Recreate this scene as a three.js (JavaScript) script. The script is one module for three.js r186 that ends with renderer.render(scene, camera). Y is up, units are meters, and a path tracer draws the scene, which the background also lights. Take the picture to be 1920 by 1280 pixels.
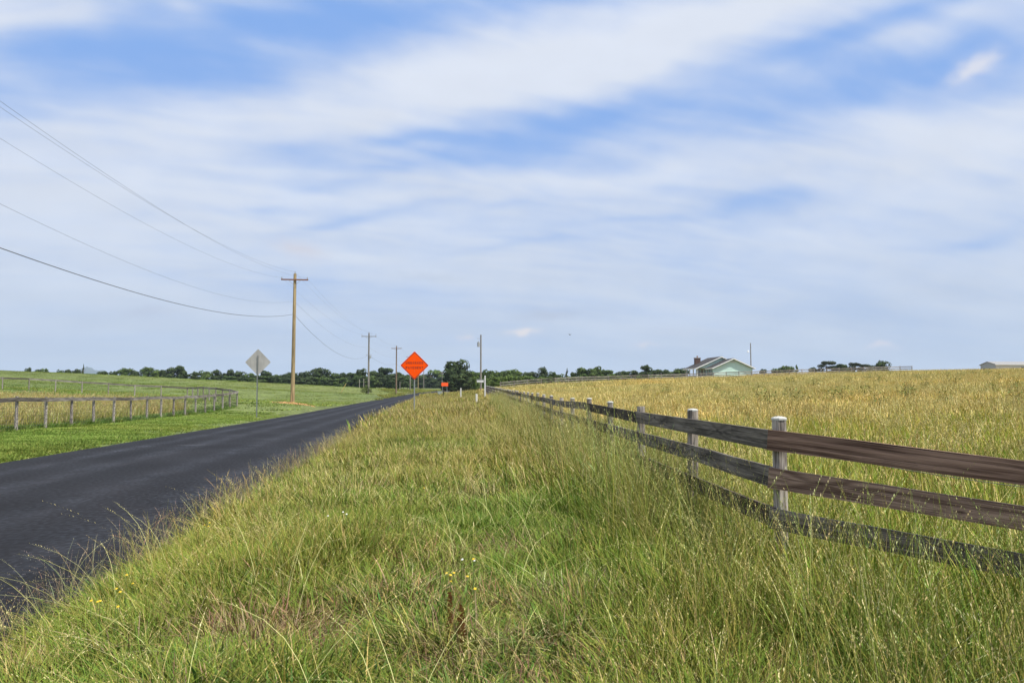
import * as THREE from 'three';
import { mergeGeometries } from 'three/addons/utils/BufferGeometryUtils.js';
import { ImprovedNoise } from 'three/addons/math/ImprovedNoise.js';
import { FontLoader } from 'three/addons/loaders/FontLoader.js';
import { TextGeometry } from 'three/addons/geometries/TextGeometry.js';

// ---------------------------------------------------------------- camera, sky, sun, exposure
const EYE = 1.6, F = 1550, HZ = 737;             // eye height, focal length in photo pixels, row of the horizon
const PITCH = Math.atan((HZ - 640) / F);
const scene = new THREE.Scene();
const camera = new THREE.PerspectiveCamera(2 * Math.atan(640 / F) * 180 / Math.PI, 1024 / 682, 0.1, 30000);
camera.position.set(0, EYE, 0);
camera.rotation.x = PITCH;
const renderer = new THREE.WebGLRenderer({ antialias: true });
renderer.setSize(1024, 682);
renderer.toneMapping = THREE.LinearToneMapping;
renderer.toneMappingExposure = 1.2;
renderer.shadowMap.enabled = true;

const SUN_AZ = 127 * Math.PI / 180, SUN_EL = 60 * Math.PI / 180;
const sunDir = new THREE.Vector3(Math.sin(SUN_AZ) * Math.cos(SUN_EL), Math.sin(SUN_EL), -Math.cos(SUN_AZ) * Math.cos(SUN_EL));
const sun = new THREE.DirectionalLight(new THREE.Color(1.0, 0.95, 0.86), 4.8);
sun.position.copy(sunDir).multiplyScalar(300);
sun.castShadow = true;
sun.shadow.mapSize.set(4096, 4096);
Object.assign(sun.shadow.camera, { left: -160, right: 160, top: 160, bottom: -160, near: 1, far: 900 });
scene.add(sun); scene.add(sun.target);

const rngOf = (a) => () => { a |= 0; a = a + 0x6D2B79F5 | 0; let t = Math.imul(a ^ a >>> 15, 1 | a); t = t + Math.imul(t ^ t >>> 7, 61 | t) ^ t; return ((t ^ t >>> 14) >>> 0) / 4294967296; };
const noise3 = new ImprovedNoise();
const N = (x, y, z = 0) => noise3.noise(x, y, z);
const fbm = (x, y, z, o = 4) => { let s = 0, a = 0.5, f = 1; for (let i = 0; i < o; i++) { s += a * N(x * f, y * f, z + i * 7.3); f *= 2.03; a *= 0.5; } return s; };
const clamp = (v, a = 0, b = 1) => Math.min(b, Math.max(a, v));
const sstep = (a, b, v) => { const t = clamp((v - a) / (b - a)); return t * t * (3 - 2 * t); };
const lerp = (a, b, t) => a + (b - a) * t;
const D2R = Math.PI / 180;

{ // sky: thin high cloud drawn out in long bands over blue, hazier to the horizon
  const W = 2560, H = 1280, data = new Float32Array(W * H * 4);
  const dirOf = (px, py) => { const u = (px - 960) / F, v = (640 - py) / F, c = Math.cos(PITCH), s = Math.sin(PITCH); const y = v * c + s, d = c - v * s; return [Math.atan2(u, d) / D2R, Math.atan2(y, Math.hypot(u, d)) / D2R]; };
  const blob = (px, py, rx, ry, tilt, amp) => { const [a, e] = dirOf(px, py), k = 0.0345; return { a, e, rx: rx * k, ry: ry * k, c: Math.cos(tilt * D2R), s: Math.sin(tilt * D2R), amp }; };
  const cover = [ // openings (-) and banks (+) of the cirrus sheet
    blob(300, 105, 330, 50, 6, -0.78), blob(640, 28, 360, 42, 6, -0.72), blob(120, 175, 200, 40, 10, -0.3), blob(1000, 20, 140, 30, 12, -0.35),
    blob(1230, 190, 320, 40, 9, -0.42), blob(1620, 165, 270, 42, 5, -0.6), blob(1000, 255, 150, 38, 14, -0.36), blob(1880, 110, 110, 50, 0, -0.4),
    blob(745, 262, 120, 20, 3, -0.6), blob(540, 300, 110, 26, 2, -0.42), blob(900, 310, 160, 24, 0, -0.35), blob(650, 345, 130, 16, 10, -0.25),
    blob(1430, 384, 95, 15, 5, -0.36), blob(1250, 413, 150, 8, 2, -0.22), blob(1010, 462, 200, 9, 2, -0.2), blob(660, 425, 150, 14, 14, -0.42), blob(900, 385, 160, 9, 3, -0.25),
    blob(1870, 440, 110, 12, 6, -0.35), blob(1640, 50, 170, 22, 7, -0.5), blob(480, 525, 120, 16, 2, -0.3), blob(480, 392, 90, 10, 3, -0.25),
    blob(900, 165, 330, 60, 20, 0.42), blob(1300, 50, 330, 45, 14, 0.42), blob(520, 210, 260, 50, 14, 0.22), blob(1180, 105, 260, 36, 16, 0.3),
    blob(1100, 340, 420, 28, 3, 0.25), blob(1650, 310, 320, 45, 5, 0.2), blob(100, 360, 300, 150, 0, 0.3), blob(350, 15, 60, 22, 0, 0.4), blob(60, 20, 120, 26, 10, 0.3),
  ];
  const puffs = [ // small low cumulus
    [blob(970, 625, 28, 6, 0, 1), [0.68, 0.66, 0.68]], [blob(1215, 641, 20, 4, 0, 0.7), [0.62, 0.62, 0.68]], [blob(1665, 650, 18, 4, 0, 0.8), [0.63, 0.63, 0.70]], [blob(858, 632, 11, 6, 0, 0.6), [0.62, 0.60, 0.65]],
    [blob(1030, 592, 60, 11, 2, 0.45), [0.40, 0.46, 0.58]], [blob(560, 470, 42, 13, -10, 0.6), [0.56, 0.56, 0.63]], [blob(1848, 126, 38, 17, 22, 0.85), [0.59, 0.62, 0.72]], [blob(260, 583, 45, 8, 3, 0.4), [0.41, 0.47, 0.60]],
    [blob(800, 515, 70, 8, 0, 0.4), [0.43, 0.50, 0.63]], [blob(1290, 620, 60, 6, 0, 0.25), [0.51, 0.55, 0.65]],
  ];
  const g = (b, az, el) => { let da = az - b.a; if (da > 180) da -= 360; if (da < -180) da += 360; if (Math.abs(da) > 60) return 0; const de = el - b.e, x = (da * b.c + de * b.s) / b.rx, y = (-da * b.s + de * b.c) / b.ry, q = x * x + y * y; return q > 9 ? 0 : b.amp * Math.exp(-q * 0.9); };
  for (let j = 0; j < H; j++) {
    const el = ((j + 0.5) / H - 0.5) * 180;
    for (let i = 0; i < W; i++) {
      const k = (j * W + i) * 4;
      if (el < -1) { data[k] = 0.30; data[k + 1] = 0.32; data[k + 2] = 0.28; data[k + 3] = 1; continue; }
      const th = (i + 0.5) / W * 360 - 180; let az = th + 90; if (az > 180) az -= 360;
      const ce = Math.cos(el * D2R), x = ce * Math.cos(th * D2R), y = Math.sin(el * D2R), z = ce * Math.sin(th * D2R);
      const wx = 1.6 * fbm(x * 5, y * 9, z * 5, 3), wy = 1.2 * fbm(x * 6 + 20, y * 12, z * 6, 3);
      let c = 0.70;
      const az2 = az + wx * 3.2, el2 = el + wy * 1.5 + wx * 0.5;
      if (Math.abs(az) < 55 && el < 45) for (const b of cover) c += g(b, az2, el2);
      const hi = y + 0.16, u = x / hi, v = z / hi, ca = 0.94, sa = 0.34;
      const p = u * ca - v * sa, q = u * sa + v * ca;
      c += 0.42 * fbm(p * 0.55 + wx * 0.3, q * 1.7 + wy * 0.3, 3.1, 5) + 0.22 * fbm(p * 1.6, q * 6.5, 9.7, 4);
      const fx = fbm(p * 1.3 + 4, q * 2.2, 6.1, 3);
      c += 0.16 * fbm(x * 22, y * 40, z * 22, 4) + 0.42 * fbm(p * 2.6 + fx * 1.6, q * 13 + fx * 3, 2.2, 5) * (1 - Math.exp(-Math.max(el, 0) / 8));
      c = sstep(-0.12, 1.12, c);
      const hz = Math.exp(-Math.max(el, 0) / 7.5);
      c *= 1 - 0.25 * hz;
      const up = clamp(el / 90);
      let r = lerp(lerp(0.225, 0.10, up), 0.415, hz), gg = lerp(lerp(0.39, 0.25, up), 0.515, hz), bb = lerp(lerp(0.74, 0.62, up), 0.635, hz);
      const cr = lerp(0.625, 0.475, hz), cg = lerp(0.67, 0.555, hz), cb = lerp(0.76, 0.65, hz);
      const lum = 1 + 0.10 * fx + 0.05 * fbm(x * 14, y * 30, z * 14, 3);
      r = lerp(r, cr * lum, c); gg = lerp(gg, cg * lum, c); bb = lerp(bb, cb * lum, c);
      const pa = az + wx * 1.3 + 0.5 * N(x * 90, y * 120, z * 90), pe = el + wy * 0.5 + 0.25 * N(x * 70 + 9, y * 120, z * 70);
      if (Math.abs(az) < 45 && el < 35) for (const [b, col] of puffs) { let m = g(b, pa, pe); if (m > 0) { m = clamp(m * 1.3); r = lerp(r, col[0], m); gg = lerp(gg, col[1], m); bb = lerp(bb, col[2], m); } }
      data[k] = r; data[k + 1] = gg; data[k + 2] = bb; data[k + 3] = 1;
    }
  }
  const t = new THREE.DataTexture(data, W, H, THREE.RGBAFormat, THREE.FloatType);
  t.mapping = THREE.EquirectangularReflectionMapping; t.magFilter = THREE.LinearFilter; t.minFilter = THREE.LinearFilter; t.needsUpdate = true;
  scene.background = t; scene.environment = t;
}

// ---------------------------------------------------------------- helpers
const taken = {};
const numbered = (name) => { const n = taken[name] = (taken[name] ?? -1) + 1; return n ? `${name}_${String(n).padStart(3, '0')}` : name; };
function tag(o, label, category, group, kind) { if (label) o.userData.label = label; if (category) o.userData.category = category; if (group) o.userData.group = group; if (kind) o.userData.kind = kind; return o; }
function add(o, name) { o.name = numbered(name); scene.add(o); return o; }
function thing(name, label, category, pos, turn = 0, group) { const g = add(new THREE.Group(), name); g.position.set(...pos); g.rotation.y = turn; return tag(g, label, category, group); }
function part(parent, name, geo, mat) { const m = new THREE.Mesh(geo, mat); m.name = name; m.castShadow = m.receiveShadow = true; parent.add(m); return m; }
const box = (w, h, d, x = 0, y = 0, z = 0) => new THREE.BoxGeometry(w, h, d).translate(x, y, z);
const cyl = (r0, r1, h, n = 10) => new THREE.CylinderGeometry(r1, r0, h, n).translate(0, h / 2, 0);
const std = (rgb, rough = 0.9, more = {}) => { const m = new THREE.MeshStandardMaterial({ roughness: rough, ...more }); m.color.setRGB(...rgb); return m; };
const Xof = (px, d) => (px - 960) / F * d;                       // lateral place of a photo column at a depth
const Yof = (py, d) => EYE + (HZ - py) / F * d;                  // height of a photo row at a depth
function tube(pts, r, n = 5, seg = 24) { return new THREE.TubeGeometry(new THREE.CatmullRomCurve3(pts), seg, r, n, false); }
function texture(w, h, fn, srgb = true) {
  const a = new Uint8Array(w * h * 4);
  for (let j = 0; j < h; j++) for (let i = 0; i < w; i++) { const c = fn(i / w, j / h, i, j), k = (j * w + i) * 4; a[k] = clamp(c[0]) * 255; a[k + 1] = clamp(c[1]) * 255; a[k + 2] = clamp(c[2]) * 255; a[k + 3] = 255; }
  const t = new THREE.DataTexture(a, w, h); t.wrapS = t.wrapT = THREE.RepeatWrapping; t.magFilter = THREE.LinearFilter; t.minFilter = THREE.LinearMipmapLinearFilter; t.generateMipmaps = true;
  if (srgb) t.colorSpace = THREE.SRGBColorSpace; t.needsUpdate = true; return t;
}
// noise that repeats over one tile
const tn = (u, v, f, z) => { const w = (a) => a * a * (3 - 2 * a); const bu = w(u), bv = w(v); const q = (a, b) => N(a * f, b * f, z); return lerp(lerp(q(u, v), q(u - 1, v), bu), lerp(q(u, v - 1), q(u - 1, v - 1), bu), bv); };

// ---------------------------------------------------------------- terrain
const RA = Math.atan(160 / F), RS = Math.sin(RA), RC = Math.cos(RA);      // the road runs a little left of the view
const RW0 = 2.75, RW1 = 9.7;
const roadST = (x, d) => [-x * RS + d * RC, -x * RC - d * RS];           // along, left of the camera's line
const roadXD = (s, l) => [-s * RS - l * RC, s * RC - l * RS];
const bend = (s) => { const e = Math.max(0, s - 110); return e < 190 ? 0.0004 * e * e : 0.0004 * 190 * 190 + 0.152 * (e - 190); };
const roadTable = [[-200, 0], [60, 0], [107, 0.13], [150, 0.34], [208, 1.06], [250, 1.76], [290, 2.35], [340, 2.7], [600, 3]];
const roadH = (s) => { let i = 0; while (i < roadTable.length - 2 && s > roadTable[i + 1][0]) i++; const [a, ha] = roadTable[i], [b, hb] = roadTable[i + 1]; return lerp(ha, hb, clamp((s - a) / (b - a))); };
const cps = [];
const cp = (x, d, h) => cps.push([x, d, h]);
const cpx = (px, py, d, lower = 0) => cp(Xof(px, d), d, Yof(py, d) - lower);
for (const s of [-60, 0, 15, 35, 60, 85, 110, 140, 175, 208, 250, 290, 340]) for (const l of [RW0, RW1]) { const [x, d] = roadXD(s, l - bend(s)); cp(x, d, roadH(s)); }
for (const [d, h] of [[0, 0.15], [6, 0.2], [12, 0.22], [20, 0.28], [30, 0.38], [53, 0.62], [85, 1.0], [137, 1.6]]) cp(2.217 - 0.0484 * d, d, h);
cp(-0.8, 5, 0.1); cp(-0.9, 12, 0.14); cp(-1.6, 24, 0.2); cp(0, -40, 0); cp(40, -40, 0.6); cp(-60, -40, 0); cp(4.5, 4.4, 0.0); cp(8, 9, 0.12);
// right field
cp(12, 20, 0.45); cp(17, 50, 1.35); cp(28, 50, 1.7); cp(6, 50, 0.85); cp(3, 90, 1.35); cp(20, 100, 2.2); cp(35, 100, 2.8); cp(62, 100, 3.9);
cpx(990, 724, 147, 0.2); cpx(1290, 712, 152, 0.25); cpx(1480, 705, 158, 0.25); cpx(1700, 697, 167, 0.25); cpx(1840, 692, 155, 0.62); cpx(1920, 690, 155, 0.68); cpx(2300, 684, 160, 0.6);
cp(46, 175, 4.9); cp(111, 190, 6.0); cp(150, 190, 6.6); cp(40, 260, 4.6); cp(120, 260, 5.6); cp(12, 200, 3.0);
// left side
cp(-18.7, 31.3, 0.19); cp(-22.4, 67.7, 0.51); cp(-21.7, 82, 0.6); cp(-16.3, 53, 0.08); cp(-40, 40, 0.5); cp(-52.6, 85, 2.0); cp(-33.3, 85, 0.95); cp(-30, 20, 0.1); cp(-80, 60, 1.6);
cpx(0, 713, 150); cpx(300, 722, 150); cpx(500, 733, 150); cpx(0, 695, 220); cpx(200, 702.5, 220); cpx(300, 708, 220); cpx(480, 717, 220); cpx(600, 723, 220); cpx(700, 729, 215); cpx(-300, 688, 220); cpx(690, 738, 164);
for (const px of [-200, 100, 400, 600]) cpx(px, 718 + (px + 200) * 0.012, 330);
for (const px of [800, 1000, 1300, 1700, 2100]) cpx(px, 729 - (px - 800) * 0.012, 340);
for (const [x, d] of [[-900, 900], [0, 900], [900, 900], [-900, 0], [900, 0], [-700, -700], [700, -700], [0, -700]]) cp(x, d, d > 500 ? 8.5 : d < -100 ? 0 : 6);
const tps = (() => { // thin plate spline through the control points
  const n = cps.length, m = n + 3, A = Array.from({ length: m }, () => new Float64Array(m + 1)), S = 0.01;
  const U = (r2) => r2 < 1e-9 ? 0 : 0.5 * r2 * Math.log(r2);
  for (let i = 0; i < n; i++) {
    const [xi, di, h] = cps[i];
    for (let j = 0; j < n; j++) { const dx = (xi - cps[j][0]) * S, dd = (di - cps[j][1]) * S; A[i][j] = U(dx * dx + dd * dd); }
    A[i][i] += 0.0006;
    A[i][n] = A[n][i] = 1; A[i][n + 1] = A[n + 1][i] = xi * S; A[i][n + 2] = A[n + 2][i] = di * S; A[i][m] = h;
  }
  for (let c = 0; c < m; c++) { let p = c; for (let r = c + 1; r < m; r++) if (Math.abs(A[r][c]) > Math.abs(A[p][c])) p = r; [A[c], A[p]] = [A[p], A[c]]; for (let r = c + 1; r < m; r++) { const f = A[r][c] / A[c][c]; if (f) for (let k = c; k <= m; k++) A[r][k] -= f * A[c][k]; } }
  const w = new Float64Array(m); for (let r = m - 1; r >= 0; r--) { let s = A[r][m]; for (let k = r + 1; k < m; k++) s -= A[r][k] * w[k]; w[r] = s / A[r][r]; }
  return (x, d) => { let s = w[n] + w[n + 1] * x * S + w[n + 2] * d * S; for (let i = 0; i < n; i++) { const dx = (x - cps[i][0]) * S, dd = (d - cps[i][1]) * S; s += w[i] * U(dx * dx + dd * dd); } return s; };
})();
function ground(x, d) {
  const R = Math.hypot(x, d);
  const hf = d > 0 ? 8.5 : 3;
  let h = R < 700 ? tps(x, d) : hf;
  if (R > 450) h = lerp(h, hf, sstep(450, 700, R));
  h += 0.05 * N(x * 0.25, d * 0.25, 5) + 0.02 * N(x * 0.9, d * 0.9, 8);
  const [s, l0] = roadST(x, d), l = l0 + bend(s);
  if (s < 420 && s > -150) { const off = Math.abs(l - (RW0 + RW1) / 2) - (RW1 - RW0) / 2; h = lerp(roadH(s) - 0.075, h, sstep(-0.1, 1.6, off)); }
  return h;
}
const gpos = (x, d, y = 0) => [x, ground(x, d) + y, -d];
const FA = Math.atan(75 / F), FS = Math.sin(FA), FC = Math.cos(FA);       // roadside board fence
const fenceSide = (x, d) => x * FC + d * FS - 2.217;                     // > 0: in the field beyond it
// which cover grows where
function zone(x, d) {
  const [s, l0] = roadST(x, d), l = l0 + bend(s);
  if (l > RW0 && l < RW1 && s < 420) return 'road';
  if (l <= RW0) {
    if (d > 4.2 && d < 170 && fenceSide(x, d) > 0) return 'field';
    if (d <= 4.2 && x > 3) return 'field';
    return d < 160 ? 'verge' : 'field';
  }
  const q = (l - 15.6);
  if (q > 0.8 && d < 84 && s < 67.5) { const t = 0.55 * fbm(x * 0.06, d * 0.06, 2.2, 3); if (q > 2 + 4 * t && d < 74 - Math.max(0, (-22 - x)) * 0.0 + 8 * t - sstep(-45, -22, x) * 14) return 'hay'; return 'paddock'; }
  return 'mown';
}
const tint = { road: [0.10, 0.10, 0.06], verge: [0.075, 0.072, 0.03], field: [0.34, 0.275, 0.075], mown: [0.18, 0.225, 0.05], hay: [0.38, 0.30, 0.11], paddock: [0.16, 0.21, 0.04] };
{
  const n = 330, grid = (i, near, far) => { const u = i / n * 2 - 1, k = 6.2; return Math.sinh(u * k) / Math.sinh(k) * far; };
  const pos = [], col = [], uv = [], idx = [];
  for (let j = 0; j <= n; j++) for (let i = 0; i <= n; i++) {
    const x = grid(i, 0, 3000), d = grid(j, 0, 3000) + 20, c = [0, 0, 0];
    pos.push(x, ground(x, d), -d); uv.push(x / 6, d / 6);
    const e = 0.35 + Math.hypot(x, d) * 0.01;
    for (const [a, b] of [[0, 0], [e, 0], [-e, 0], [0, e], [0, -e]]) { const t = tint[zone(x + a, d + b)]; for (let k = 0; k < 3; k++) c[k] += t[k] / 5; }
    const m = 1 + 0.35 * fbm(x * 0.03, d * 0.03, 1.5, 4) + 0.3 * fbm(x * 0.2, d * 0.2, 6.5, 3), w = 0.25 * fbm(x * 0.012 + 9, d * 0.04, 3.5, 3);
    col.push(c[0] * m * (1 + w), c[1] * m, c[2] * m);
  }
  for (let j = 0; j < n; j++) for (let i = 0; i < n; i++) { const a = j * (n + 1) + i, b = a + 1, c = a + n + 1, e = c + 1; idx.push(a, b, c, b, e, c); }
  const g = new THREE.BufferGeometry();
  g.setAttribute('position', new THREE.Float32BufferAttribute(pos, 3)); g.setAttribute('color', new THREE.Float32BufferAttribute(col, 3)); g.setAttribute('uv', new THREE.Float32BufferAttribute(uv, 2)); g.setIndex(idx); g.computeVertexNormals();
  const map = texture(1024, 1024, (u, v) => { const a = 0.84 + 0.5 * tn(u, v, 40, 1) + 0.35 * tn(u, v, 110, 2) + 0.3 * tn(u, v, 9, 4), b = 0.12 * tn(u, v, 24, 3); return [a + b, a, a - b]; });
  const m = add(new THREE.Mesh(g, new THREE.MeshStandardMaterial({ vertexColors: true, map, roughness: 1, bumpMap: map, bumpScale: 0.03 })), 'ground');
  m.receiveShadow = true; tag(m, 'rolling grass ground under the fields and verge', 'ground', null, 'structure');
}
{ // far ridge
  const g = new THREE.SphereGeometry(1, 40, 20), p = g.attributes.position; for (let i = 0; i < p.count; i++) { const x = p.getX(i), z = p.getZ(i); p.setY(i, p.getY(i) * (1 + 0.35 * N(x * 2.2, z * 2.2, 4))); }
  g.computeVertexNormals(); const m = add(new THREE.Mesh(g, std([0.05, 0.075, 0.05], 1)), 'distant_hill'); m.scale.set(160, 1, 160); m.scale.y = Yof(690, 6500); m.position.set(Xof(168, 6500), 0, -6500);
  tag(m, 'faint wooded ridge far beyond the mowed hill', 'hill', null, 'structure');
}

// ---------------------------------------------------------------- road
{
  const map = texture(1024, 2048, (u, v) => {       // 6.5 m across, 13 m along
    const ag = 0.5 + 0.55 * tn(u, v * 2 % 1, 190, 1) + 0.45 * tn(u, v * 2 % 1, 90, 2), st = tn(u, v, 5, 4), speck = ag > 0.88 ? 0.2 : 0;
    const wheel = Math.exp(-Math.pow((u - 0.14) / 0.06, 2)) + Math.exp(-Math.pow((u - 0.37) / 0.05, 2)) + Math.exp(-Math.pow((u - 0.63) / 0.06, 2)) + Math.exp(-Math.pow((u - 0.86) / 0.05, 2)), seam = Math.exp(-Math.pow((u - 0.585 - 0.004 * tn(u, v, 6, 11)) / 0.0045, 2)) * clamp(0.5 + 1.6 * tn(u, v, 7, 12));
    const k = 0.104 + 0.045 * (ag - 0.5) + speck + 0.03 * st + 0.045 * wheel * (0.5 + 1.2 * tn(u, v, 14, 7)) + 0.09 * seam + 0.05 * tn(u, v, 3, 21); return [k * 1.03, k * 0.99, k * 1.04];
  });
  const rough = texture(512, 1024, (u, v) => {
    const wheel = Math.exp(-Math.pow((u - 0.14) / 0.06, 2)) + Math.exp(-Math.pow((u - 0.37) / 0.05, 2)) + Math.exp(-Math.pow((u - 0.63) / 0.06, 2)) + Math.exp(-Math.pow((u - 0.86) / 0.05, 2));
    const r = 0.74 + 0.25 * tn(u, v, 120, 2) + 0.1 * tn(u, v, 6, 3) - 0.16 * wheel * (0.7 + tn(u, v, 20, 5)); return [r, r, r];
  }, false);
  const pos = [], uv = [], idx = []; const prof = [[RW0 - 0.06, -0.12], [RW0, 0], [RW0 + 1.6, 0.03], [6.45, 0.05], [RW1 - 1.6, 0.03], [RW1, 0], [RW1 + 0.06, -0.12]];
  const rr = rngOf(5); let n = 0;
  for (let s = -30; s <= 400; s += s < 60 ? 0.5 : 3) { const w0 = 0.07 * N(s * 0.7, 3.3) + 0.04 * N(s * 2.1, 1.3), w1 = 0.07 * N(s * 0.7, 8.3); prof.forEach(([l, h], i) => { const [x, d] = roadXD(s, l - bend(s) + (i < 2 ? w0 : i > 4 ? w1 : 0)); pos.push(x, roadH(s) + h, -d); uv.push((l - RW0) / 6.5, s / 13); }); n++; }
  const p = prof.length; for (let j = 0; j < n - 1; j++) for (let i = 0; i < p - 1; i++) { const a = j * p + i, b = a + 1, c = a + p, e = c + 1; idx.push(a, b, c, b, e, c); }
  const g = new THREE.BufferGeometry(); g.setAttribute('position', new THREE.Float32BufferAttribute(pos, 3)); g.setAttribute('uv', new THREE.Float32BufferAttribute(uv, 2)); g.setIndex(idx.map((v, i) => idx[i - i % 3 + [0, 1, 2][i % 3]])); g.computeVertexNormals();
  const m = add(new THREE.Mesh(g, new THREE.MeshPhysicalMaterial({ map, roughnessMap: rough, roughness: 1, specularIntensity: 0.3, bumpMap: map, bumpScale: 0.012 })), 'asphalt_road'); m.receiveShadow = m.castShadow = true;
  tag(m, 'dark freshly paved asphalt road without markings', 'road', null, 'structure');
  // faint scuffs on the new asphalt
  const sc = std([0.16, 0.165, 0.18], 0.8);
  for (const [pa, ya, pb, yb] of [[330, 834.5, 396, 834], [466, 821.5, 546, 823]]) {
    const at = (px, py) => { const d = EYE * F / (py - HZ) * 0.975; return [Xof(px, d), d]; };
    const [xa, da] = at(pa, ya), [xb, db] = at(pb, yb), q = [], w = 0.05, mid = [(xa + xb) / 2, (da + db) / 2], L = Math.hypot(xb - xa, db - da), ang = Math.atan2(db - da, xb - xa), nn = 14;
    const sh = new THREE.Shape(); for (let i = 0; i <= nn; i++) sh.lineTo(-L / 2 + L * i / nn, w * (0.6 + 0.5 * N(i * 0.9, pa)) * Math.sin(Math.PI * i / nn)); for (let i = nn; i >= 0; i--) sh.lineTo(-L / 2 + L * i / nn, -w * (0.6 + 0.5 * N(i * 0.9, pb)) * Math.sin(Math.PI * i / nn));
    const [s, l] = roadST(...mid); const me = part(m, 'scuff_mark', new THREE.ShapeGeometry(sh).rotateX(-Math.PI / 2).rotateY(ang), sc); me.position.set(mid[0], roadH(s) + 0.05 * (1 - Math.abs(l - 6.45) / 3.25) * 1.0 + 0.012, -mid[1]);
  }
}
{ // loose crumbs along the asphalt edges
  const g = new THREE.IcosahedronGeometry(0.02, 0), r = rngOf(66), n = 900, m = new THREE.InstancedMesh(g, std([0.16, 0.15, 0.14], 1), n), o = new THREE.Object3D();
  for (let i = 0; i < n; i++) { const s = 3 + 45 * r() * r(), left = r() < 0.5, l = left ? RW1 - 0.05 + 0.22 * r() : RW0 + 0.06 - 0.2 * r(), [x, d] = roadXD(s, l); o.position.set(x, Math.max(ground(x, d), roadH(s) - 0.05) + 0.006, -d); o.rotation.set(r() * 6, r() * 6, r() * 6); o.scale.setScalar(0.4 + 0.9 * r()); o.updateMatrix(); m.setMatrixAt(i, o.matrix); }
  add(m, 'loose_gravel'); tag(m, 'loose dark crumbs of gravel along the asphalt edge', 'gravel', null, 'stuff');
}
{ // gravel drive where a lane meets the road
  const pos = [], idx = [], n = 24; for (let i = 0; i <= n; i++) for (const k of [-1, 1]) { const s = 150 + k * 2.2 + (i < 3 ? k * (3 - i) * 0.7 : 0), l = RW0 - 0.1 - i * 0.42; const [x, d] = roadXD(s, l - bend(s)); pos.push(x, ground(x, d) + 0.06, -d); }
  for (let i = 0; i < n; i++) { const a = i * 2; idx.push(a, a + 1, a + 2, a + 1, a + 3, a + 2); }
  const g = new THREE.BufferGeometry(); g.setAttribute('position', new THREE.Float32BufferAttribute(pos, 3)); g.setIndex(idx); g.computeVertexNormals();
  const m = add(new THREE.Mesh(g, std([0.42, 0.39, 0.33], 1)), 'gravel_drive'); m.receiveShadow = true; tag(m, 'pale gravel drive leaving the road', 'driveway', null, 'structure');
}

// ---------------------------------------------------------------- materials for wood
function woodTexture(seed, base, dark, knots, contrast) {
  const r = rngOf(seed), K = Array.from({ length: knots }, () => [r(), 0.2 + 0.6 * r(), 0.6 + r() * 0.7]);
  return texture(1024, 96, (u, v) => {
    let y = v * 3.2 + 0.55 * N(u * 5, v * 0.6, seed) + 0.25 * N(u * 14, v * 1.2, seed + 4), kn = 0;
    for (const [a, b, s] of K) { let du = u - a; if (du > 0.5) du -= 1; if (du < -0.5) du += 1; const dx = du * 34 / s, dy = (v - b) * 3.2 / s, q = dx * dx + dy * dy; y += 1.3 * Math.exp(-q * 0.55) * Math.sign(dy || 1); kn = Math.max(kn, Math.exp(-q * 9)); }
    const ring = 0.5 + 0.5 * Math.sin(y * 6.5 + 2.2 * N(u * 3, v * 2.5, seed + 30)) * (0.55 + 0.9 * N(u * 6, v * 3, seed + 31)), fine = N(u * 40, v * 60, seed + 9), stain = fbm(u * 7, v * 2, seed + 2, 4), streak = N(u * 9, v * 30, seed + 12);
    let t = clamp(0.42 + contrast * (ring - 0.5) + 0.42 * fine + 1.0 * stain + 0.5 * streak); t = Math.max(t, kn);
    const ck = (N(u * 3, v * 45, seed + 20) > 0.42 ? 0.55 : 1);
    return base.map((c, i) => lerp(c, dark[i], t) * ck);
  });
}
const woodMats = [ // weathered rails: grey, dark grey, grey-brown
  [11, [0.52, 0.49, 0.46], [0.23, 0.21, 0.195], 3, 0.45], [12, [0.40, 0.355, 0.32], [0.15, 0.125, 0.11], 4, 0.45], [13, [0.43, 0.36, 0.31], [0.17, 0.125, 0.105], 3, 0.5], [14, [0.36, 0.325, 0.30], [0.12, 0.105, 0.095], 3, 0.45],
].map((a) => { const map = woodTexture(...a); return new THREE.MeshPhysicalMaterial({ map, roughness: 0.92, specularIntensity: 0.4, bumpMap: map, bumpScale: 0.004 }); });
const brownMats = [[21, [0.62, 0.51, 0.45], [0.31, 0.235, 0.20], 4, 0.75], [22, [0.65, 0.55, 0.49], [0.34, 0.265, 0.23], 5, 0.75]].map((a) => { const map = woodTexture(...a); return new THREE.MeshPhysicalMaterial({ map, roughness: 0.9, specularIntensity: 0.4, bumpMap: map, bumpScale: 0.004 }); });
const postMats = [[31, [0.72, 0.69, 0.65], [0.33, 0.30, 0.28], 1, 0.4], [32, [0.64, 0.60, 0.56], [0.26, 0.24, 0.22], 1, 0.45], [33, [0.76, 0.73, 0.69], [0.38, 0.35, 0.32], 1, 0.4]].map((a) => { const map = woodTexture(...a); return new THREE.MeshStandardMaterial({ map, roughness: 0.9, bumpMap: map, bumpScale: 0.004 }); });
const capMat = std([0.60, 0.60, 0.58], 0.8); capMat.map = texture(128, 128, (u, v) => { const a = 0.92 + 0.25 * fbm(u * 9, v * 9, 3, 4) - (fbm(u * 14, v * 14, 8, 3) > 0.2 ? 0.3 : 0); return [a, a, a * 0.98]; });
const wireMat = std([0.16, 0.16, 0.16], 0.6, { metalness: 0.6 });
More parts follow.
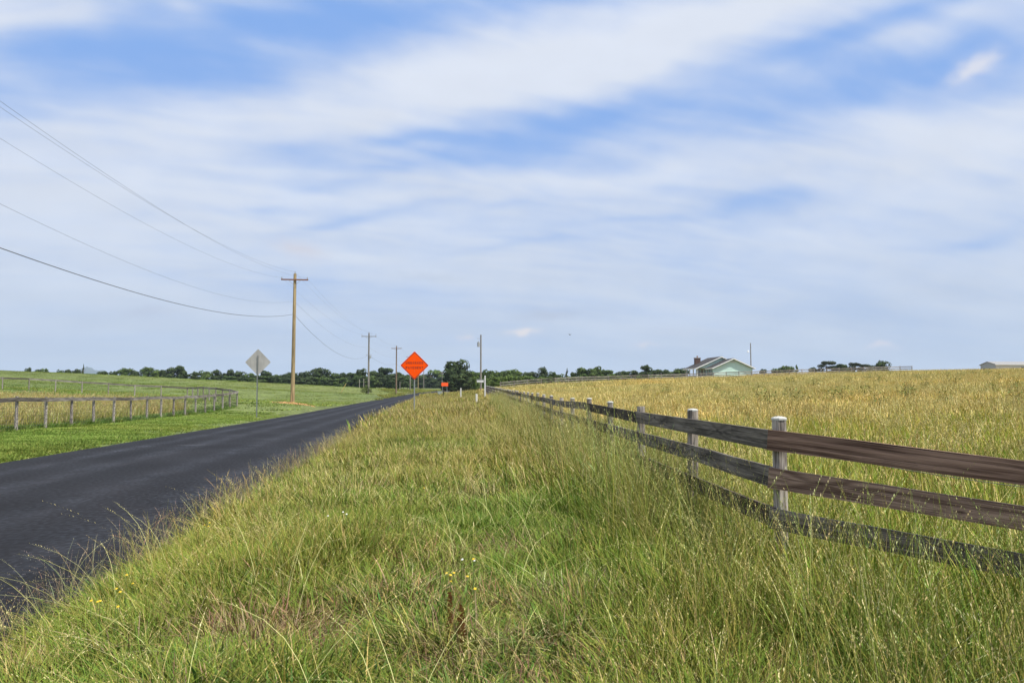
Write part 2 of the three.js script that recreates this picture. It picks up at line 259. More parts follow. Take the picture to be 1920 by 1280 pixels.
// a plank from a to b (tops of its ends), with a slightly uneven edge
function plank(a, b, h, t, seed, seg = 8, uoff = 0) {
  const L = a.distanceTo(b), g = new THREE.BoxGeometry(L, h, t, seg, 2, 1), p = g.attributes.position, u = g.attributes.uv, nrm = g.attributes.normal;
  for (let i = 0; i < p.count; i++) {
    const x = p.getX(i), y = p.getY(i);
    if (Math.abs(nrm.getZ(i)) > 0.5) u.setXY(i, (x + L / 2) / 4.88 + uoff, (y + h / 2) / h); else u.setXY(i, (x + L / 2) / 4.88 + uoff, 0.5 + p.getZ(i) * 3);
    p.setY(i, y - h / 2 + 0.004 * N(x * 1.7, seed) + 0.003 * N(x * 5, seed + y)); p.setZ(i, p.getZ(i) + 0.006 * N(x * 0.9, seed + 3));
  }
  g.computeVertexNormals();
  const ex = b.clone().sub(a).normalize(), ey = new THREE.Vector3(0, 1, 0).addScaledVector(ex, -ex.y).normalize(), ez = ex.clone().cross(ey);
  g.applyMatrix4(new THREE.Matrix4().makeBasis(ex, ey, ez).setPosition(a.clone().add(b).multiplyScalar(0.5)));
  return g;
}
function postGeo(w, h, n, seed) { // squarish post with worn corners
  const sh = new THREE.Shape(), k = w * 0.24, q = w / 2; sh.moveTo(-q + k, -q); sh.lineTo(q - k, -q); sh.lineTo(q, -q + k); sh.lineTo(q, q - k); sh.lineTo(q - k, q); sh.lineTo(-q + k, q); sh.lineTo(-q, q - k); sh.lineTo(-q, -q + k); sh.closePath();
  const g = new THREE.ExtrudeGeometry(sh, { depth: h, bevelEnabled: false, steps: 1 }).rotateX(-Math.PI / 2), p = g.attributes.position, u = g.attributes.uv;
  for (let i = 0; i < p.count; i++) u.setXY(i, p.getY(i) / 2.6 + seed * 0.13, (p.getX(i) + p.getZ(i)) * 2.2);
  return g;
}
const capGeo = (() => { const q = [[0.054, -0.006], [0.055, 0.006], [0.049, 0.014], [0.024, 0.021], [0, 0.023]].map((a) => new THREE.Vector2(...a)); return new THREE.LatheGeometry(q, 8).rotateY(Math.PI / 8).toNonIndexed(); })();
capGeo.computeVertexNormals();

// ---------------------------------------------------------------- roadside board fence, with the panel that turns off into the field
const V = (x, y, z) => new THREE.Vector3(x, y, z);
{
  const f = thing('board_fence', 'weathered three-rail board fence with white-capped posts beside the tall verge grass', 'fence', [0, 0, 0]);
  const r = rngOf(77), n = 56, sp = 2.44, P = [];
  const X0 = Xof(1459, 5.99), D0 = 5.99;
  const topTab = [[6, 1.42], [8.4, 1.42], [11, 1.437], [13.3, 1.47], [18.2, 1.494], [21, 1.51], [30, 1.6], [53, 1.84], [85, 2.22], [137, 2.84], [160, 3.1]];
  const topAt = (d) => { let i = 0; while (i < topTab.length - 2 && d > topTab[i + 1][0]) i++; return lerp(topTab[i][1], topTab[i + 1][1], clamp((d - topTab[i][0]) / (topTab[i + 1][0] - topTab[i][0]))); };
  const uncapped = new Set([2, 6, 13, 21, 27]);
  for (let k = 0; k < n; k++) {
    const t = k * sp + (k ? (r() - 0.5) * 0.08 : 0), x = X0 - FS * t, d = D0 + FC * t, top = topAt(d) + (r() - 0.5) * 0.03 - (uncapped.has(k) ? 0.02 : 0), y0 = ground(x, d) - 0.3, seed = k % 3;
    P.push({ x, d, top });
    const p = part(f, 'post', postGeo(0.088 + 0.010 * r(), top - y0, 1, k), postMats[seed]); p.position.set(x, y0, -d); p.rotation.y = FA + (r() - 0.5) * 0.25; p.rotation.z = (r() - 0.5) * 0.03;
    if (!uncapped.has(k)) { const c = part(p, 'cap', capGeo, capMat); c.position.y = top - y0 - 0.006; }
  }
  const off = 0.066, drop = [0.075, 0.345, 0.63];
  for (let row = 0; row < 3; row++) {
    let k = 0; const first = row === 1 ? 1 : 2;
    while (k < n - 1) {
      const e = Math.min(n - 1, k + (k === 0 ? first : 2)), A = P[k], B = P[e], j = () => (r() - 0.5) * 0.028, dr = drop[row] + (row === 2 && k === 0 ? 0.0 : 0);
      const end = (Q, s) => V(Q.x - FC * off - FS * s, Q.top - dr + j(), -(Q.d - FS * off + FC * s));
      part(f, 'rail', plank(end(A, k ? 0.006 : -0.05), end(B, -0.006), 0.14 + 0.006 * r(), 0.025, row * 31 + k, 8, r()), woodMats[(k === 0 ? (row === 2 ? 1 : 0) : Math.floor(r() * 3.99))]);
      k = e;
    }
  }
  // panel turning right from the first post
  const dir = [0.78, -0.626], nx = -0.626, nd = -0.78, s1 = 2.44, Q = { x: X0 + dir[0] * s1, d: D0 + dir[1] * s1, top: 1.42 - 0.235 };
  const y0 = ground(Q.x, Q.d) - 0.35, p2 = part(f, 'post', postGeo(0.092, Q.top - y0, 1, 3), postMats[0]); p2.position.set(Q.x, y0, -Q.d); p2.rotation.y = 0.67;
  part(p2, 'cap', capGeo, capMat).position.y = Q.top - y0 - 0.006;
  drop.forEach((dr, row) => {
    const a = V(X0 + nx * 0.083 - dir[0] * 0.045, P[0].top - dr - 0.002, -(D0 + nd * 0.083 - dir[1] * 0.045)), b = V(Q.x + nx * 0.075 + dir[0] * 1.2, Q.top - dr - 0.11, -(Q.d + nd * 0.075 + dir[1] * 1.2));
    part(f, 'rail', plank(a, b, 0.145, 0.025, 91 + row, 10, row * 0.37), row === 2 ? woodMats[0] : brownMats[row]);
  });
  // strands of wire on the field side
  for (const dy of [0.22, 0.48]) {
    const pts = []; for (let k = 0; k < 24; k++) { pts.push(V(P[k].x + 0.065, P[k].top - dy + 0.01 * Math.sin(k * 2.1), -P[k].d)); if (k < 23) pts.push(V((P[k].x + P[k + 1].x) / 2 + 0.065, (P[k].top + P[k + 1].top) / 2 - dy - 0.02, -(P[k].d + P[k + 1].d) / 2)); }
    part(f, 'wire', tube(pts, 0.002, 4, 150), wireMat);
    part(f, 'wire', tube([V(X0 + 0.05, P[0].top - dy, -(D0 + 0.06)), V((X0 + Q.x) / 2 + 0.04, 1.3 - dy - 0.03, -(D0 + Q.d) / 2 - 0.05), V(Q.x + 0.05, Q.top - dy, -(Q.d + 0.06))], 0.002, 4, 12), wireMat);
  }
}
// far board fence across the top of the field
{
  const f = thing('board_fence', 'pale grey board fence crossing the top of the tan field before the house', 'fence', [0, 0, 0]);
  const r = rngOf(41), pts = []; const pxs = []; for (let px = 938; px <= 1726; px += lerp(25.8, 22.4, (px - 938) / 788)) pxs.push(px);
  const geo = postGeo(0.13, 1.75, 1, 2);
  pxs.forEach((px, i) => { const d = lerp(145, 169, i / (pxs.length - 1)), x = Xof(px, d), g = ground(x, d), top = g + 1.38 + (r() - 0.5) * 0.05; pts.push([x, top, d]); const p = part(f, 'post', geo, postMats[i % 3]); p.position.set(x, top - 1.75 + 0.06, -d); });
  for (let i = 0; i < pts.length - 1; i++) for (const dr of [0.02, 0.42, 0.82]) { const [a, b] = [pts[i], pts[i + 1]]; part(f, 'rail', plank(V(a[0] + 0.01, a[1] - dr, -a[2] + 0.09), V(b[0] - 0.01, b[1] - dr + (r() - 0.5) * 0.04, -b[2] + 0.09), 0.16, 0.03, i, 1, r()), i % 7 === 3 ? woodMats[0] : postMats[(i >> 1) % 3]); }
}
// paddock fence across the road: one top board and woven wire
{
  const f = thing('paddock_fence', 'grey wooden post fence with one top board and woven wire around the paddock', 'fence', [0, 0, 0]);
  const r = rngOf(61), line = []; const lat = 15.4;
  const s0 = roadST(Xof(35, 31.3), 31.3)[0];
  for (let k = -3; k <= 15; k++) { const [x, d] = roadXD(s0 + k * 2.44, lat); line.push([x, d]); }
  const c1 = line[line.length - 1], c2 = [Xof(352, 86), 86];
  for (let k = 1; k <= 8; k++) line.push([lerp(c1[0], c2[0], k / 8), lerp(c1[1], c2[1], k / 8)]);
  for (let k = 1; k <= 10; k++) line.push([c2[0] - k * 2.72, 86 - k * 0.05]);
  const tops = line.map(([x, d], i) => { const y = ground(x, d), h = 1.28 + (r() - 0.5) * 0.05; const p = part(f, 'post', cyl(0.062 + 0.012 * r(), 0.056, h + 0.3, 9), postMats[(i * 2) % 3]); p.position.set(x, y - 0.3, -d); p.rotation.z = (r() - 0.5) * 0.04; return V(x, y + h - 0.03, -d); });
  for (let i = 0; i < line.length - 1; i++) {
    const a = tops[i].clone(), b = tops[i + 1].clone(), e = b.clone().sub(a).setY(0).normalize(), nrm = V(e.z, 0, -e.x); if (i >= 18) nrm.set(0, 0, 0.0); a.addScaledVector(nrm, -0.085).addScaledVector(e, 0.008); b.addScaledVector(nrm, -0.085).addScaledVector(e, -0.008); a.y += (r() - 0.5) * 0.03; b.y += (r() - 0.5) * 0.03;
    part(f, 'rail', plank(a, b, 0.16, 0.03, i + 5, 2, r()), [woodMats[0], postMats[1], postMats[0], postMats[1]][Math.floor(r() * 4)]);
    if (i > 24) continue;
    const seg = []; const A = line[i], B = line[i + 1]; const L = Math.hypot(B[0] - A[0], B[1] - A[1]);
    const bar = (p, q, t) => { const dd = q.clone().sub(p), g = new THREE.BoxGeometry(dd.length(), t, t); const ex = dd.normalize(), ey = Math.abs(ex.y) > 0.9 ? V(1, 0, 0) : V(0, 1, 0), ez = ex.clone().cross(ey).normalize(); g.applyMatrix4(new THREE.Matrix4().makeBasis(ex, ez.clone().cross(ex), ez).setPosition(p.clone().add(q).multiplyScalar(0.5))); return g; };
    const at = (t, h) => { const x = lerp(A[0], B[0], t), d = lerp(A[1], B[1], t); return V(x + 0.06, ground(x, d) + h, -d + 0.03); };
    for (const h of [0.06, 0.17, 0.29, 0.42, 0.56, 0.71, 0.87, 1.03]) seg.push(bar(at(0, h), at(1, h), 0.005));
    for (let k = 1; k < 15; k++) seg.push(bar(at(k / 15, 0.06), at(k / 15, 1.03), 0.004));
    const w = part(f, 'woven_wire', mergeGeometries(seg), wireMat); w.userData.kind = 'stuff';
  }
}

// ---------------------------------------------------------------- utility poles and wires
const poleMat = (rgb, seed) => { const map = texture(64, 512, (u, v) => { const a = 0.86 + 0.25 * tn(u, v, 18, seed) + 0.35 * N(u * 22, v * 3, seed) + 0.18 * tn(u, v, 4, seed + 3); return [a, a, a]; }); const m = std(rgb, 0.92); m.map = map; return m; };
const freshPole = poleMat([0.44, 0.33, 0.17], 3), greyPole = poleMat([0.30, 0.27, 0.23], 5), brownPole = poleMat([0.27, 0.19, 0.13], 7);
const armMat = poleMat([0.27, 0.13, 0.085], 9), insMat = std([0.30, 0.30, 0.30], 0.4), steel = std([0.42, 0.42, 0.42], 0.5, { metalness: 0.7 }), transMat = std([0.34, 0.35, 0.36], 0.55);
const attach = [];
function utilityPole(px, d, H, mat, label, opt = {}) {
  const x = Xof(px, d), g = ground(x, d), p = thing('utility_pole', label, 'utility pole', [x, g, -d], opt.turn ?? RA, opt.group);
  const r0 = 0.17 * (H / 13 + 0.25), r1 = 0.11 * (H / 13 + 0.3);
  const lean = opt.lean ?? 0; p.rotation.z = lean;
  part(p, 'pole', cyl(r0, r1, H + 0.5, 12).translate(0, -0.5, 0), mat);
  if (opt.arm) {
    const w = opt.arm, y = H - (opt.armDrop ?? 0.62), a = part(p, 'crossarm', box(w, 0.13, 0.1, 0, y, r1 + 0.06), opt.armMat ?? armMat);
    for (const s of [-1, 1]) { const b = part(p, 'brace', box(0.035, Math.hypot(0.62, 0.6), 0.012), steel); b.position.set(s * 0.33, y - 0.32, r1 + 0.12); b.rotation.z = -s * 0.8; }
    for (const s of opt.pins ?? [-0.47, 0.47]) part(a, 'insulator', cyl(0.05, 0.035, 0.2, 8).translate(s * w, y + 0.065, r1 + 0.06), insMat);
    part(p, 'insulator', cyl(0.05, 0.035, 0.22, 8).translate(0, H, 0), insMat);
  }
  if (opt.transformer) { const t = part(p, 'transformer', cyl(0.24, 0.24, 0.85, 14).translate(opt.transformer[0], H - opt.transformer[1], 0.1), transMat); part(t, 'bushing', cyl(0.05, 0.03, 0.25, 8).translate(opt.transformer[0], H - opt.transformer[1] + 0.85, 0.1), insMat); part(p, 'bracket', box(Math.abs(opt.transformer[0]), 0.08, 0.06, opt.transformer[0] / 2, H - opt.transformer[1] + 0.5, 0.1), steel); }
  return { p, x, d, g, H, at: (lx, h) => V(x + Math.cos(RA) * lx, g + h, -d - Math.sin(RA) * lx) };
}
const p1 = utilityPole(549, 82, 12.95, freshPole, 'tall new tan utility pole with red-brown crossarm on orange dirt', { arm: 2.65, lean: -0.004 });
const p2 = utilityPole(691, 164, 12.1, greyPole, 'grey utility pole with forked arms and cable box above a shrub', { arm: 2.9, armDrop: 0.7, armMat: greyPole });
const p3 = utilityPole(743, 208, 12.1, brownPole, 'brown utility pole with single reddish crossarm before the dark woods', { arm: 2.5 });
const p4 = utilityPole(769, 282, 12.2, greyPole, 'utility pole partly hidden behind the orange diamond sign', { arm: 2.6 });
const farLabel = 'thin far utility pole standing along the bend of the road';
const p5 = utilityPole(784, 345, 11.5, freshPole, farLabel, { arm: 2.4, group: 'far poles along the road' });
const p6 = utilityPole(794.5, 400, 11.5, greyPole, farLabel, { arm: 2.4, group: 'far poles along the road' });
utilityPole(807.5, 470, 7.5, greyPole, farLabel, { arm: 2, group: 'far poles along the road' });
utilityPole(818, 500, 8.2, greyPole, farLabel, { arm: 2.6, group: 'far poles along the road' });
utilityPole(829, 320, 7.4, greyPole, farLabel, { arm: 2.2, group: 'far poles along the road' });
utilityPole(839.5, 300, 7.9, greyPole, farLabel, { arm: 2.4, group: 'far poles along the road' });
{ // box on the second pole
  const q = part(p2.p, 'cable_box', box(0.34, 0.5, 0.3, 0.3, 7.3, 0.15), transMat); part(p2.p, 'bracket', box(1.2, 0.07, 0.07, 0, 7.75, 0.2), steel);
  for (const s of [-1, 1]) part(p2.p, 'fork_pin', box(0.05, 0.75, 0.05, s * 1.38, 11.55, 0.2), insMat);
}
const p8 = utilityPole(901.5, 150, 10.4, greyPole, 'lone grey service pole with small transformer behind the white sign post', { transformer: [-0.42, 2.2], turn: 0 });
part(p8.p, 'bracket', box(0.7, 0.06, 0.06, -0.3, 9.7, 0.1), steel);
{ // pole by the house with yard light
  const p = utilityPole(1408.5, 186, 7.6, greyPole, 'slim pole with a yard light rising behind the mint house', { turn: 0 });
  part(p.p, 'lamp_arm', box(0.6, 0.05, 0.05, -0.35, 5.6, 0.1), steel); part(p.p, 'yard_lamp', new THREE.LatheGeometry([[0, 0.45], [0.12, 0.42], [0.16, 0.2], [0.26, 0.05], [0.24, 0], [0, 0.02]].map((a) => new THREE.Vector2(...a)), 12).translate(-0.62, 5.5, 0.1), std([0.7, 0.72, 0.74], 0.4));
}
function wire(a, b, sag, r, label, group) {
  const pts = []; for (let i = 0; i <= 24; i++) { const t = i / 24, v = a.clone().lerp(b, t); v.y -= sag * 4 * t * (1 - t); pts.push(v); }
  const m = add(new THREE.Mesh(tube(pts, r, 5, 48), wireMat), 'overhead_wire'); m.castShadow = true; tag(m, label, 'wire', group);
}
{
  const [bx, bd] = [-12.9, -8];
  utilityPole(960 + bx / bd * F, bd, 12.2, freshPole, 'tan utility pole on the near side of the paddock, carrying the same wires', { arm: 2.65 });   // stands behind the photographer
  const B = (lx, h) => V(bx + lx, h, -bd + 0.2);
  wire(p1.at(-1.25, 12.53), B(-1.25, 12.6), 2.5, 0.0048, 'thin power conductor meeting the left end of the tan pole crossarm');
  wire(p1.at(0, 13.15), B(0, 12.1), 2.2, 0.0048, 'thin power conductor meeting the very top of the tan pole');
  wire(p1.at(1.25, 12.53), B(1.25, 11.6), 2.35, 0.0048, 'thin power conductor meeting the right end of the tan pole crossarm');
  wire(p1.at(0, 10.2), B(0, 10.2), 3.0, 0.0048, 'thin neutral wire tied to the tan pole below its crossarm');
  wire(p1.at(0, 8.9), B(0, 8.0), 2.5, 0.016, 'thick black communication cable tied lowest on the tan pole');
  const L = 'faint wire span between roadside utility poles', G = 'wire spans between the poles';
  for (const [a, b] of [[p1, p2], [p2, p3], [p3, p4]]) {
    for (const lx of [-1.2, 0, 1.2]) wire(a.at(lx, a.H - (lx ? 0.4 : -0.2)), b.at(lx, b.H - (lx ? 0.4 : -0.2)), a === p1 ? 1.1 : 0.6, 0.0048, L, G);
    wire(a.at(0, a.H - 2.75), b.at(0, b.H - 2.75), a === p1 ? 1.4 : 0.7, 0.007, L, G);
    wire(a.at(0, a === p1 ? 8.9 : 7.7), b.at(0, 7.7), a === p1 ? 2.2 : 0.9, 0.015, L, G);
  }
}
{ // turned soil at the foot of the new pole
  const n = 40, pos = [0, 0.16, 0], idx = []; for (let ring = 1; ring <= 4; ring++) for (let i = 0; i < n; i++) { const a = i / n * 6.2832, r = ring / 4 * (1.9 + 0.6 * N(Math.cos(a) * 1.6, Math.sin(a) * 1.6, 3)), x = r * 1.35 * Math.cos(a), z = r * Math.sin(a); pos.push(x, 0.17 * (1 - ring / 4) + 0.012 + 0.05 * N(x * 2, z * 2, 2) * (ring < 4 ? 1 : 0) - (ring === 4 ? 0.06 : 0) + ground(p1.x + x, p1.d - z) - p1.g, z); }
  for (let i = 0; i < n; i++) idx.push(0, 1 + (i + 1) % n, 1 + i); for (let k = 0; k < 3; k++) for (let i = 0; i < n; i++) { const a = 1 + k * n + i, b = 1 + k * n + (i + 1) % n; idx.push(a, b, a + n, b, b + n, a + n); }
  const g = new THREE.BufferGeometry(); g.setAttribute('position', new THREE.Float32BufferAttribute(pos, 3)); g.setIndex(idx); g.computeVertexNormals();
  const m = add(new THREE.Mesh(g, std([0.44, 0.21, 0.085], 1, { side: THREE.DoubleSide })), 'bare_soil'); m.position.set(p1.x, p1.g, -p1.d); tag(m, 'orange clay turned up around the new pole', 'soil', null, 'structure');
}

// ---------------------------------------------------------------- signs
const galv = std([0.36, 0.38, 0.37], 0.5, { metalness: 0.5 });
const diamond = (half, r) => { const s = new THREE.Shape(), k = r; s.moveTo(-half + k, -k); s.lineTo(-k, -half + k); s.quadraticCurveTo(0, -half, k, -half + k); s.lineTo(half - k, -k); s.quadraticCurveTo(half, 0, half - k, k); s.lineTo(k, half - k); s.quadraticCurveTo(0, half, -k, half - k); s.lineTo(-half + k, k); s.quadraticCurveTo(-half, 0, -half + k, -k); return s; };
const channel = (h) => { const s = new THREE.Shape(); for (const [x, y] of [[-0.04, 0.02], [-0.04, 0.014], [-0.02, 0.014], [-0.014, -0.02], [0.014, -0.02], [0.02, 0.014], [0.04, 0.014], [0.04, 0.02], [0.016, 0.02], [0.010, -0.013], [-0.010, -0.013], [-0.016, 0.02]]) s.lineTo(x, y); return new THREE.ExtrudeGeometry(s, { depth: h, bevelEnabled: false }).rotateX(-Math.PI / 2); };
const font = await new FontLoader().loadAsync('fonts/droid/droid_sans_bold.typeface.json');
{
  const d = 50, x = Xof(777, d), g = ground(x, d), cy = Yof(685, d) - g, half = 0.86;
  const t = thing('diamond_sign', 'orange diamond road sign reading UNMARKED PAVEMENT on a steel post in the verge', 'road sign', [x, g, -d], 0.05);
  part(t, 'post', channel(cy + 0.95).translate(0, -0.35, -0.035), galv);
  const orange = new THREE.MeshPhysicalMaterial({ color: new THREE.Color().setRGB(1.0, 0.095, 0.004), roughness: 0.9, specularIntensity: 0.1 }), ink = std([0.10, 0.010, 0.006], 0.6);
  const face = part(t, 'sign_panel', new THREE.ExtrudeGeometry(diamond(half, 0.05), { depth: 0.004, bevelEnabled: false }).translate(0, cy, 0), orange);
  const ring = diamond(half - 0.035, 0.045); ring.holes.push(new THREE.Path(diamond(half - 0.075, 0.04).getPoints(6)));
  part(face, 'border', new THREE.ExtrudeGeometry(ring, { depth: 0.002, bevelEnabled: false }).translate(0, cy, 0.0045), ink);
  for (const [s, y] of [['UNMARKED', 0.075], ['PAVEMENT', -0.215]]) {
    [...s].forEach((ch, i) => { const ge = new TextGeometry(ch, { font, size: 0.152, depth: 0.002, curveSegments: 3 }); ge.computeBoundingBox(); const b = ge.boundingBox; part(face, 'letter', ge.translate(-(b.min.x + b.max.x) / 2, 0, 0).scale(Math.min(1, 0.088 / (b.max.x - b.min.x)), 1, 1).translate((i - 3.5) * 0.136, cy + y, 0.0045), ink); });
  }
  for (const y of [0.35, -0.35]) part(face, 'bolt', new THREE.CylinderGeometry(0.014, 0.014, 0.01, 8).rotateX(Math.PI / 2).translate(0, cy + y, 0.007), galv);
}
{
  const d = 53, x = Xof(483, d), g = ground(x, d), cy = Yof(679, d) - g;
  const t = thing('diamond_sign', 'back of a bare grey diamond road sign on a post across the road', 'road sign', [x, g, -d], Math.PI - 0.1);
  const map = texture(256, 256, (u, v) => { const a = 0.9 + 0.16 * fbm(u * 3, v * 3, 4, 4) + 0.05 * N(u * 60, v * 3, 2); return [a, a * 0.99, a * 0.975]; });
  const alu = std([0.60, 0.59, 0.57], 0.55, { metalness: 0.25 }); alu.map = map;
  const pl = part(t, 'sign_panel', new THREE.ExtrudeGeometry(diamond(0.86, 0.05), { depth: 0.004, bevelEnabled: false }), alu); pl.position.y = cy;
  const u = pl.geometry.attributes.uv; for (let i = 0; i < u.count; i++) u.setXY(i, u.getX(i) * 0.55 + 0.5, u.getY(i) * 0.55 + 0.5);
  part(t, 'post', channel(cy + 0.78).translate(0, -0.35, -0.028), galv);
  for (const y of [0.3, -0.35]) part(t, 'bolt', new THREE.CylinderGeometry(0.016, 0.016, 0.012, 8).rotateX(Math.PI / 2).translate(0, cy + y, -0.052), steel);
}
{
  const d = 150, x = Xof(834, d), g = ground(x, d), cy = Yof(720.5, d) - g;
  const t = thing('work_sign', 'small orange rectangular sign on two legs at the bend of the road', 'road sign', [x, g, -d], 0.02);
  const s = new THREE.Shape(); const a = 0.61, b = 0.33, k = 0.05; s.moveTo(-a + k, -b); s.lineTo(a - k, -b); s.quadraticCurveTo(a, -b, a, -b + k); s.lineTo(a, b - k); s.quadraticCurveTo(a, b, a - k, b); s.lineTo(-a + k, b); s.quadraticCurveTo(-a, b, -a, b - k); s.lineTo(-a, -b + k); s.quadraticCurveTo(-a, -b, -a + k, -b);
  part(t, 'sign_panel', new THREE.ExtrudeGeometry(s, { depth: 0.006, bevelEnabled: false }).translate(0, cy, 0), std([1.0, 0.11, 0.012], 0.5));
  for (const q of [-0.4, 0.4]) part(t, 'leg', box(0.06, cy + 0.5, 0.04, q, (cy + 0.5) / 2 - 0.3, -0.03), galv);
}
{ // mailbox at the drive
  const d = 140, x = Xof(832, d), g = ground(x, d), t = thing('mailbox', 'black mailbox on a post at the gravel drive', 'mailbox', [x, g, -d], 0.5), k = std([0.02, 0.02, 0.022], 0.5);
  part(t, 'post', box(0.1, 1.15, 0.1, 0, 0.45, 0), k);
  const s = new THREE.Shape(); s.moveTo(-0.1, 0); s.lineTo(0.1, 0); s.lineTo(0.1, 0.12); s.absarc(0, 0.12, 0.1, 0, Math.PI); s.closePath();
  const b = part(t, 'box', new THREE.ExtrudeGeometry(s, { depth: 0.5, bevelEnabled: false }).translate(0, 1.03, -0.25), k); part(b, 'flag', box(0.01, 0.16, 0.05, 0.11, 1.25, 0.05), std([0.5, 0.03, 0.02], 0.5));
}
{ // utility cabinet beside it
  const d = 152, x = Xof(824.5, d), g = ground(x, d), t = thing('utility_cabinet', 'low grey-green utility cabinet at the road edge by the mailbox', 'cabinet', [x, g, -d], 0.2), k = std([0.30, 0.35, 0.33], 0.6);
  const b = part(t, 'body', box(0.75, 0.75, 0.6, 0, 0.3, 0), k); part(b, 'lid', box(0.82, 0.07, 0.68, 0, 0.71, 0), k); part(b, 'door', box(0.3, 0.5, 0.012, -0.18, 0.35, 0.307), k); part(b, 'door', box(0.3, 0.5, 0.012, 0.18, 0.35, 0.307), k);
}
const white = std([0.66, 0.66, 0.64], 0.7);
{ // white post with hanging sign
  const d = 86, x = Xof(909.5, d), g = ground(x, d), top = Yof(705, d) - g;
  const t = thing('sign_post', 'white timber sign post with a small white hanging board before the fence', 'sign post', [x, g, -d], 0.1);
  part(t, 'post', box(0.13, top + 0.3, 0.13, 0, top / 2 - 0.15, 0), white); part(t, 'post_cap', new THREE.ConeGeometry(0.12, 0.06, 4).rotateY(Math.PI / 4).translate(0, top + 0.028, 0), white);
  const ay = Yof(711.5, d) - g; part(t, 'arm', box(0.86, 0.06, 0.07, -0.51, ay, 0), std([0.18, 0.18, 0.18], 0.6));
  const b = part(t, 'hanging_board', box(0.72, 0.24, 0.03, -0.5, ay - 0.17, 0), white); part(b, 'hook', box(0.02, 0.05, 0.02, -0.78, ay - 0.04, 0), steel); part(b, 'hook', box(0.02, 0.05, 0.02, -0.22, ay - 0.04, 0), steel);
}
for (const [px, yt, d, w, label] of [[893.5, 739.5, 68, 0.17, 'short white utility marker post in the verge grass before the sign post'], [864, 728, 120, 0.19, 'short white marker post farther up the verge beside the mown patch']]) {
  const x = Xof(px, d), g = ground(x, d), h = Yof(yt, d) - g, t = thing('marker_post', label, 'marker post', [x, g, -d], 0.1);
  part(t, 'post', new THREE.CylinderGeometry(w / 2, w / 2, h + 0.2, 12).translate(0, h / 2 - 0.1, 0), std([0.72, 0.70, 0.62], 0.6)); part(t, 'cap', new THREE.SphereGeometry(w / 2 + 0.006, 12, 6, 0, 6.2832, 0, 1.57).scale(1, 0.5, 1).translate(0, h - 0.002, 0), white);
}
{ // leaning yellow guy guard and a short stake by the second pole
  const d = 172, x = Xof(638, d), g = ground(x, d), t = thing('guy_guard', 'leaning yellow guy-wire guard standing in the mowed field', 'guy guard', [x, g, -d]), q = Math.atan2(11, 20);
  const c = part(t, 'guard_tube', cyl(0.07, 0.07, 2.5, 8), std([0.55, 0.42, 0.13], 0.6)); c.rotation.z = -q; const w = part(t, 'guy_wire', cyl(0.012, 0.012, 3.6, 5), steel); w.rotation.z = -q; w.position.set(0.02, -0.1, 0);
}
for (const [px, d, h, label] of [[674, 230, 2.3, 'thin pale stake before the dark woods nearest the yellow guard'], [682, 230, 2.6, 'thin pale stake before the dark woods nearest the forked pole'], [750, 260, 3.1, 'thin pale stake before the woods beside the brown pole']]) {
  const x = Xof(px, d), g = ground(x, d), t = thing('field_stake', label, 'stake', [x, g, -d]); part(t, 'shaft', cyl(0.09, 0.08, h + 0.3, 7).translate(0, -0.3, 0), postMats[2]); part(t, 'tip', new THREE.ConeGeometry(0.08, 0.12, 7).translate(0, h + 0.06, 0), postMats[2]);
}

